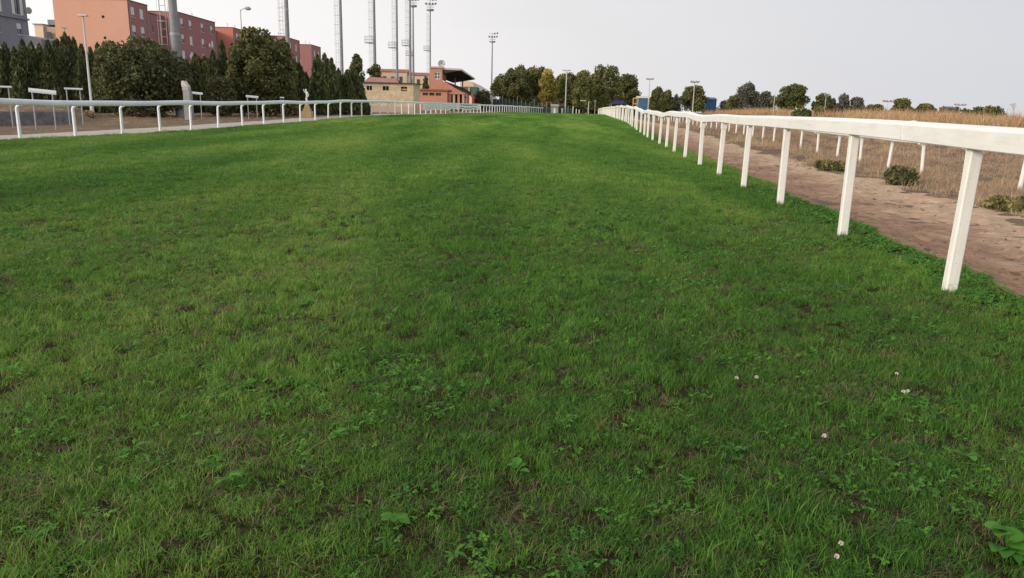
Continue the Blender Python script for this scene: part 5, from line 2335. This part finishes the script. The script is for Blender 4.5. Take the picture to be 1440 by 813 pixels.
tree('round_bush', 134, 257, 55, 53, M['bush'], 'huge round dark bush behind the left rail before the thick mast', 'bush', style='dome', n=34000, leaf=0.16, seed=1)
tree('broad_tree', 316, 412, 44, 60, M['olive'], 'big dense dark tree with an olive top behind the left rail', 'tree', style='dome', n=34000, leaf=0.17, seed=2)
tree('low_bush', 290, 330, 108, 57, M['bush'], 'low dark bush leaning against the big dark tree', 'bush', style='dome', n=7000, leaf=0.15, seed=3)
tree('pine_tree', 486, 514, 77, 100, M['cypress'], 'dark pine behind the hedge left of the stone hut', 'pine', style='tall', n=9000, leaf=0.2, bare=.02, seed=4)
tree('pine_tree', 517, 537, 91, 120, M['cypress'], 'sparse pine rising behind the left end of the hut roof', 'pine', style='tall', n=2600, leaf=0.25, bare=.3, seed=6)
tree('small_tree', 594, 603, 108, 200, M['bush'], 'small dark tree between the hut and the grandstand tower', 'tree', style='round', n=1200, leaf=0.35, bare=.1, seed=7)
tree('brown_bush', 118, 132, 156, 46, M['dryweed'], 'small brown dead bush at the foot of the street lamp', 'bush', style='dome', n=1500, leaf=0.08, seed=8)

GW = 'pines of the far central wood'
tree('back_tree', 786, 818, 105, 262, M['mixed'], 'dull green tree filling the gap right of the central light pole', 'tree', style='round', n=5200, leaf=.5, bare=.05, seed=140)
tree('back_tree', 740, 772, 100, 262, M['pine'], 'dark tree behind the yellow tree and its left neighbours', 'tree', style='round', n=5200, leaf=.5, bare=.05, seed=141)
far = [
    (691, 728, 104, 235, 'pine', 'leftmost pine of the central wood, beside the lone mast'),
    (704, 746, 97, 225, 'pine', 'wide second pine of the central wood, rounded top'),
    (716, 748, 93, 240, 'pine', 'tallest rounded pine at the left of the central wood'),
    (732, 770, 95, 232, 'pine', 'dense pine left of the yellow tree'),
    (752, 774, 95, 245, 'pine', 'pine whose top shows behind the yellow tree at left'),
    (780, 812, 103, 240, 'pine', 'pine behind the central light pole, right of the yellow tree'),
    (802, 840, 100, 238, 'pine', 'dark pine behind the right of the central light pole'),
    (866, 902, 105, 228, 'pine', 'dark pine at the right end of the central wood'),
]
for i, (a, b, t, Y, m, lab) in enumerate(far):
    tree('pine_tree', a, b, t, Y, M[m], lab, 'pine', GW, 'pine', 8000, 0.38, .2, 100 + i)
tree('yellow_tree', 759, 786, 98, 205, M['autumn'], 'yellow leaved tree in the middle of the far wood', 'tree', style='tall', n=8000, leaf=.30, bare=.1, seed=130)
tree('brown_green_tree', 782, 802, 108, 212, M['mixed'], 'brownish tree between the yellow tree and the light pole', 'tree', style='tall', n=3600, leaf=.42, bare=.1, seed=131)
tree('olive_green_tree', 806, 838, 108, 205, M['mixed'], 'low olive green tree left of the tallest broadleaf tree', 'tree', style='round', n=8500, leaf=.33, bare=.06, seed=132)
tree('tall_broadleaf_tree', 832, 878, 93, 214, M['mixed'], 'tallest broadleaf tree with reddish olive crown in the far wood', 'tree', style='round', n=14000, leaf=.33, bare=.08, seed=133)
tree('undergrowth_bush', 700, 760, 134, 228, M['pine'], 'dark undergrowth below the left pines of the central wood', 'bush', style='round', n=6000, leaf=.5, bare=0, seed=134)
tree('undergrowth_bush', 752, 830, 132, 232, M['bush'], 'dark undergrowth below the middle of the central wood', 'bush', style='round', n=7000, leaf=.5, bare=0, seed=135)
tree('undergrowth_bush', 822, 902, 134, 230, M['bush'], 'dark undergrowth below the right end of the central wood', 'bush', style='round', n=7000, leaf=.5, bare=0, seed=136)
tree('dark_hedge_bush', 668, 690, 128, 195, M['bush'], 'dark hedge bush before the pale grey sloping roof', 'bush', style='dome', n=3000, leaf=.35, seed=137)

GR = 'separate pines along the right skyline'
right = [
    (915, 935, 123, 180, 'pine', 'pointed pine right of the first light pole', 3200, .1),
    (926, 950, 127, 176, 'pine', 'lower spreading pine left of the rounded pine', 3200, .1),
    (946, 958, 133, 185, 'bluepine', 'small bluish tree between the two larger pines', 1400, .1),
    (956, 996, 121, 172, 'pine', 'rounded dark pine behind the second crossarm pole', 5200, .08),
    (1014, 1032, 141, 175, 'bluepine', 'low bluish tree right of the second blue shed', 1400, .1),
    (1023, 1048, 134, 165, 'pine', 'low pine left of the cone topped pine', 2600, .1),
    (1036, 1066, 117, 160, 'bluepine', 'cone topped pine with dark bluish crown', 4200, .12),
    (1056, 1072, 129, 168, 'bluepine', 'small dark tree right of the cone topped pine', 1500, .1),
    (1066, 1092, 129, 160, 'bluepine', 'dark pine left of the widest right pine', 3000, .1),
    (1088, 1139, 119, 150, 'pine', 'widest umbrella pine of the right skyline', 6500, .2),
    (1144, 1172, 132, 150, 'pine', 'pine with a leaning crown right of the widest one', 3200, .15),
    (1166, 1178, 139, 156, 'bluepine', 'small dark tree beside the leaning pine', 1100, .1),
    (1178, 1197, 133, 150, 'bluepine', 'upright bluish tree among the right pines', 2600, .12),
    (1195, 1218, 137, 150, 'bluepine', 'fan shaped bluish tree right of the upright one', 2600, .12),
    (1215, 1245, 147, 152, 'pine', 'low flat pine left of the slim lamp cluster', 2200, .1),
    (1254, 1288, 139, 150, 'pine', 'stepped dark pine right of the slim lamp cluster', 3600, .1),
    (1288, 1318, 146, 150, 'pine', 'small rounded pine in the right half of the skyline', 2600, .15),
    (1322, 1350, 150, 150, 'bluepine', 'low dark tree just before the four headed lamp mast', 2000, .1),
    (1352, 1370, 153, 155, 'pine', 'tiny rounded tree right of the four headed lamp mast', 1000, .1),
    (1369, 1415, 150, 150, 'olive', 'flat wide olive tree near the right picture edge', 4200, .1),
]
for i, (a, b, t, Y, m, lab, n, bare) in enumerate(right):
    tree('pine_tree', a, b, t, Y, M[m], lab, 'tree', GR, 'pine' if 'pine' in lab or 'fan' in lab else 'round', int(n * 1.6), .26, bare, 200 + i)
tree('green_shrub', 1112, 1142, 152, 80, M['green'], 'yellow green shrub in the reeds below the widest pine', 'bush', style='dome', n=2600, leaf=.14, seed=230)
tree('green_shrub', 1146, 1162, 149, 84, M['green'], 'upright yellow green shrub by the plain short pole', 'bush', style='dome', n=2000, leaf=.14, seed=231)

tree('low_scrub', 1008, 1090, 142, 182, M['bluepine'], 'low dark scrub line behind the cone topped pine', 'bush', None, 'dome', 5000, .26, 0, 250)
tree('low_scrub', 900, 958, 139, 200, M['bush'], 'low dark scrub behind the first light pole and blue shed', 'bush', None, 'dome', 5000, .3, 0, 251)
tree('low_scrub', 1140, 1250, 149, 172, M['bluepine'], 'long low scrub line behind the leaning and fan shaped pines', 'bush', None, 'dome', 6000, .26, 0, 252)
# low green plants by the outer rail
for i, (a, b, t, Y, m, lab, n) in enumerate((
        (1249, 1291, 234, 21.2, 'bush', 'dense dark green shrub at the foot of an outer rail post', 2600),
        (1392, 1462, 277, 16.0, 'olive', 'low ragged olive plant under the outer rail at the right edge', 1500),
        (1146, 1190, 226, 26.3, 'olive', 'flat thin green plant under the outer rail left of the dense shrub', 1300))):
    root = tree('green_shrub', a, b, t, Y, M[m], lab, 'bush', 'green plants along the outer rail', 'dome', n, .07, 0, 240 + i)
    p = root.location
    W = (at(b, t, Y).x - at(a, t, Y).x) / 2
    Hs = at((a + b) / 2, t, Y).z - p.z
    r = random.Random(i)
    st = MB()
    for k in range(60):
        ang = r.random() * 6.283
        q = Vector((math.cos(ang) * W * r.uniform(.5, 1.1), math.sin(ang) * W * r.uniform(.4, .8), Hs * r.uniform(.5, 1.15)))
        st.tube([q * .1, q * .6 + Vector((0, 0, Hs * .15)), q], [.007, .005, .002], 4)
    st.build('stems', M['green'], root)


def bare_tree():
    Y = 120
    t = at(1428, 140, Y)
    zg = g(t.x, Y)
    H = t.z - zg
    root = empty('bare_tree', (t.x, Y, zg))
    tag(root, 'leafless grey tree above the reeds at the right edge', 'tree')
    r = random.Random(4)
    tr = MB()
    tr.tube([(0, 0, -.2), (.05, 0, H * .35)], [.12, .07], 7)
    tr.build('trunk', M['metal_light'], root)
    br = MB()

    def grow(p, d, L_, rad, k):
        q = p + d * L_
        br.tube([p, q], [rad, rad * .65], 5)
        if k == 0:
            return
        for _ in range(3):
            d2 = (d + Vector((r.uniform(-.7, .7), r.uniform(-.7, .7), r.uniform(-.1, .5)))).normalized()
            grow(q, d2, L_ * .72, rad * .6, k - 1)
    grow(Vector((.05, 0, H * .33)), Vector((0, 0, 1)), H * .2, .06, 4)
    br.build('branches', M['metal_light'], root)


bare_tree()

# ------------------------------------------------------------------ light
SUN_EL = math.radians(17)
SUN_AZ = math.radians(232)      # clockwise from +Y: behind the camera to the left
sd = Vector((math.sin(SUN_AZ) * math.cos(SUN_EL), math.cos(SUN_AZ) * math.cos(SUN_EL), math.sin(SUN_EL)))
sl = bpy.data.lights.new('sun', 'SUN')
sl.energy = 2.1
sl.angle = math.radians(16)
sl.color = (1.0, 0.86, 0.72)
so = bpy.data.objects.new('sun', sl)
COL.objects.link(so)
so.rotation_euler = sd.to_track_quat('Z', 'Y').to_euler()

w = bpy.data.worlds.new('World')
scn.world = w
w.use_nodes = True
nt = w.node_tree
bg = nt.nodes['Background']
sky = nt.nodes.new('ShaderNodeTexSky')
sky.sky_type = 'NISHITA'
sky.sun_disc = False
sky.sun_elevation = SUN_EL
sky.sun_rotation = SUN_AZ
sky.air_density = 1.0
sky.dust_density = 4.0
sky.altitude = 20
# thin high overcast veil: whiter and brighter to the left, cooler to the right
tc = nt.nodes.new('ShaderNodeTexCoord')
sep = nt.nodes.new('ShaderNodeSeparateXYZ')
nt.links.new(tc.outputs['Generated'], sep.inputs[0])
side = math_node(nt, 'ADD', 0.5, math_node(nt, 'MULTIPLY', sep.outputs['X'], 0.85), True)
cn = noise_node(nt, 1.6, 4, 0.55, stretch(nt, tc.outputs['Generated'], (1, 1, 4)))
side2 = math_node(nt, 'ADD', side, math_node(nt, 'MULTIPLY', math_node(nt, 'SUBTRACT', cn.outputs['Fac'], 0.5), 0.3), True)
veil = ramp(nt, side2, [(0.0, (1.0, 0.965, 0.945, 1)), (0.35, (0.90, 0.88, 0.875, 1)), (0.6, (0.77, 0.755, 0.765, 1)), (1.0, (0.64, 0.65, 0.69, 1))])
scale = nt.nodes.new('ShaderNodeVectorMath')
scale.operation = 'SCALE'
scale.inputs['Scale'].default_value = 10.0
nt.links.new(veil.outputs['Color'], scale.inputs[0])
col = mixc(nt, 0.93, sky.outputs['Color'], scale.outputs[0])
nt.links.new(col, bg.inputs['Color'])
bg.inputs['Strength'].default_value = 0.1

scn.view_settings.view_transform = 'Standard'
scn.view_settings.look = 'None'
scn.view_settings.exposure = 0.15
scn.view_settings.gamma = 1
scn.view_settings.use_curve_mapping = False
scn.render.film_transparent = False
scn.cycles.max_bounces = 6
scn.cycles.diffuse_bounces = 3
scn.cycles.transmission_bounces = 3
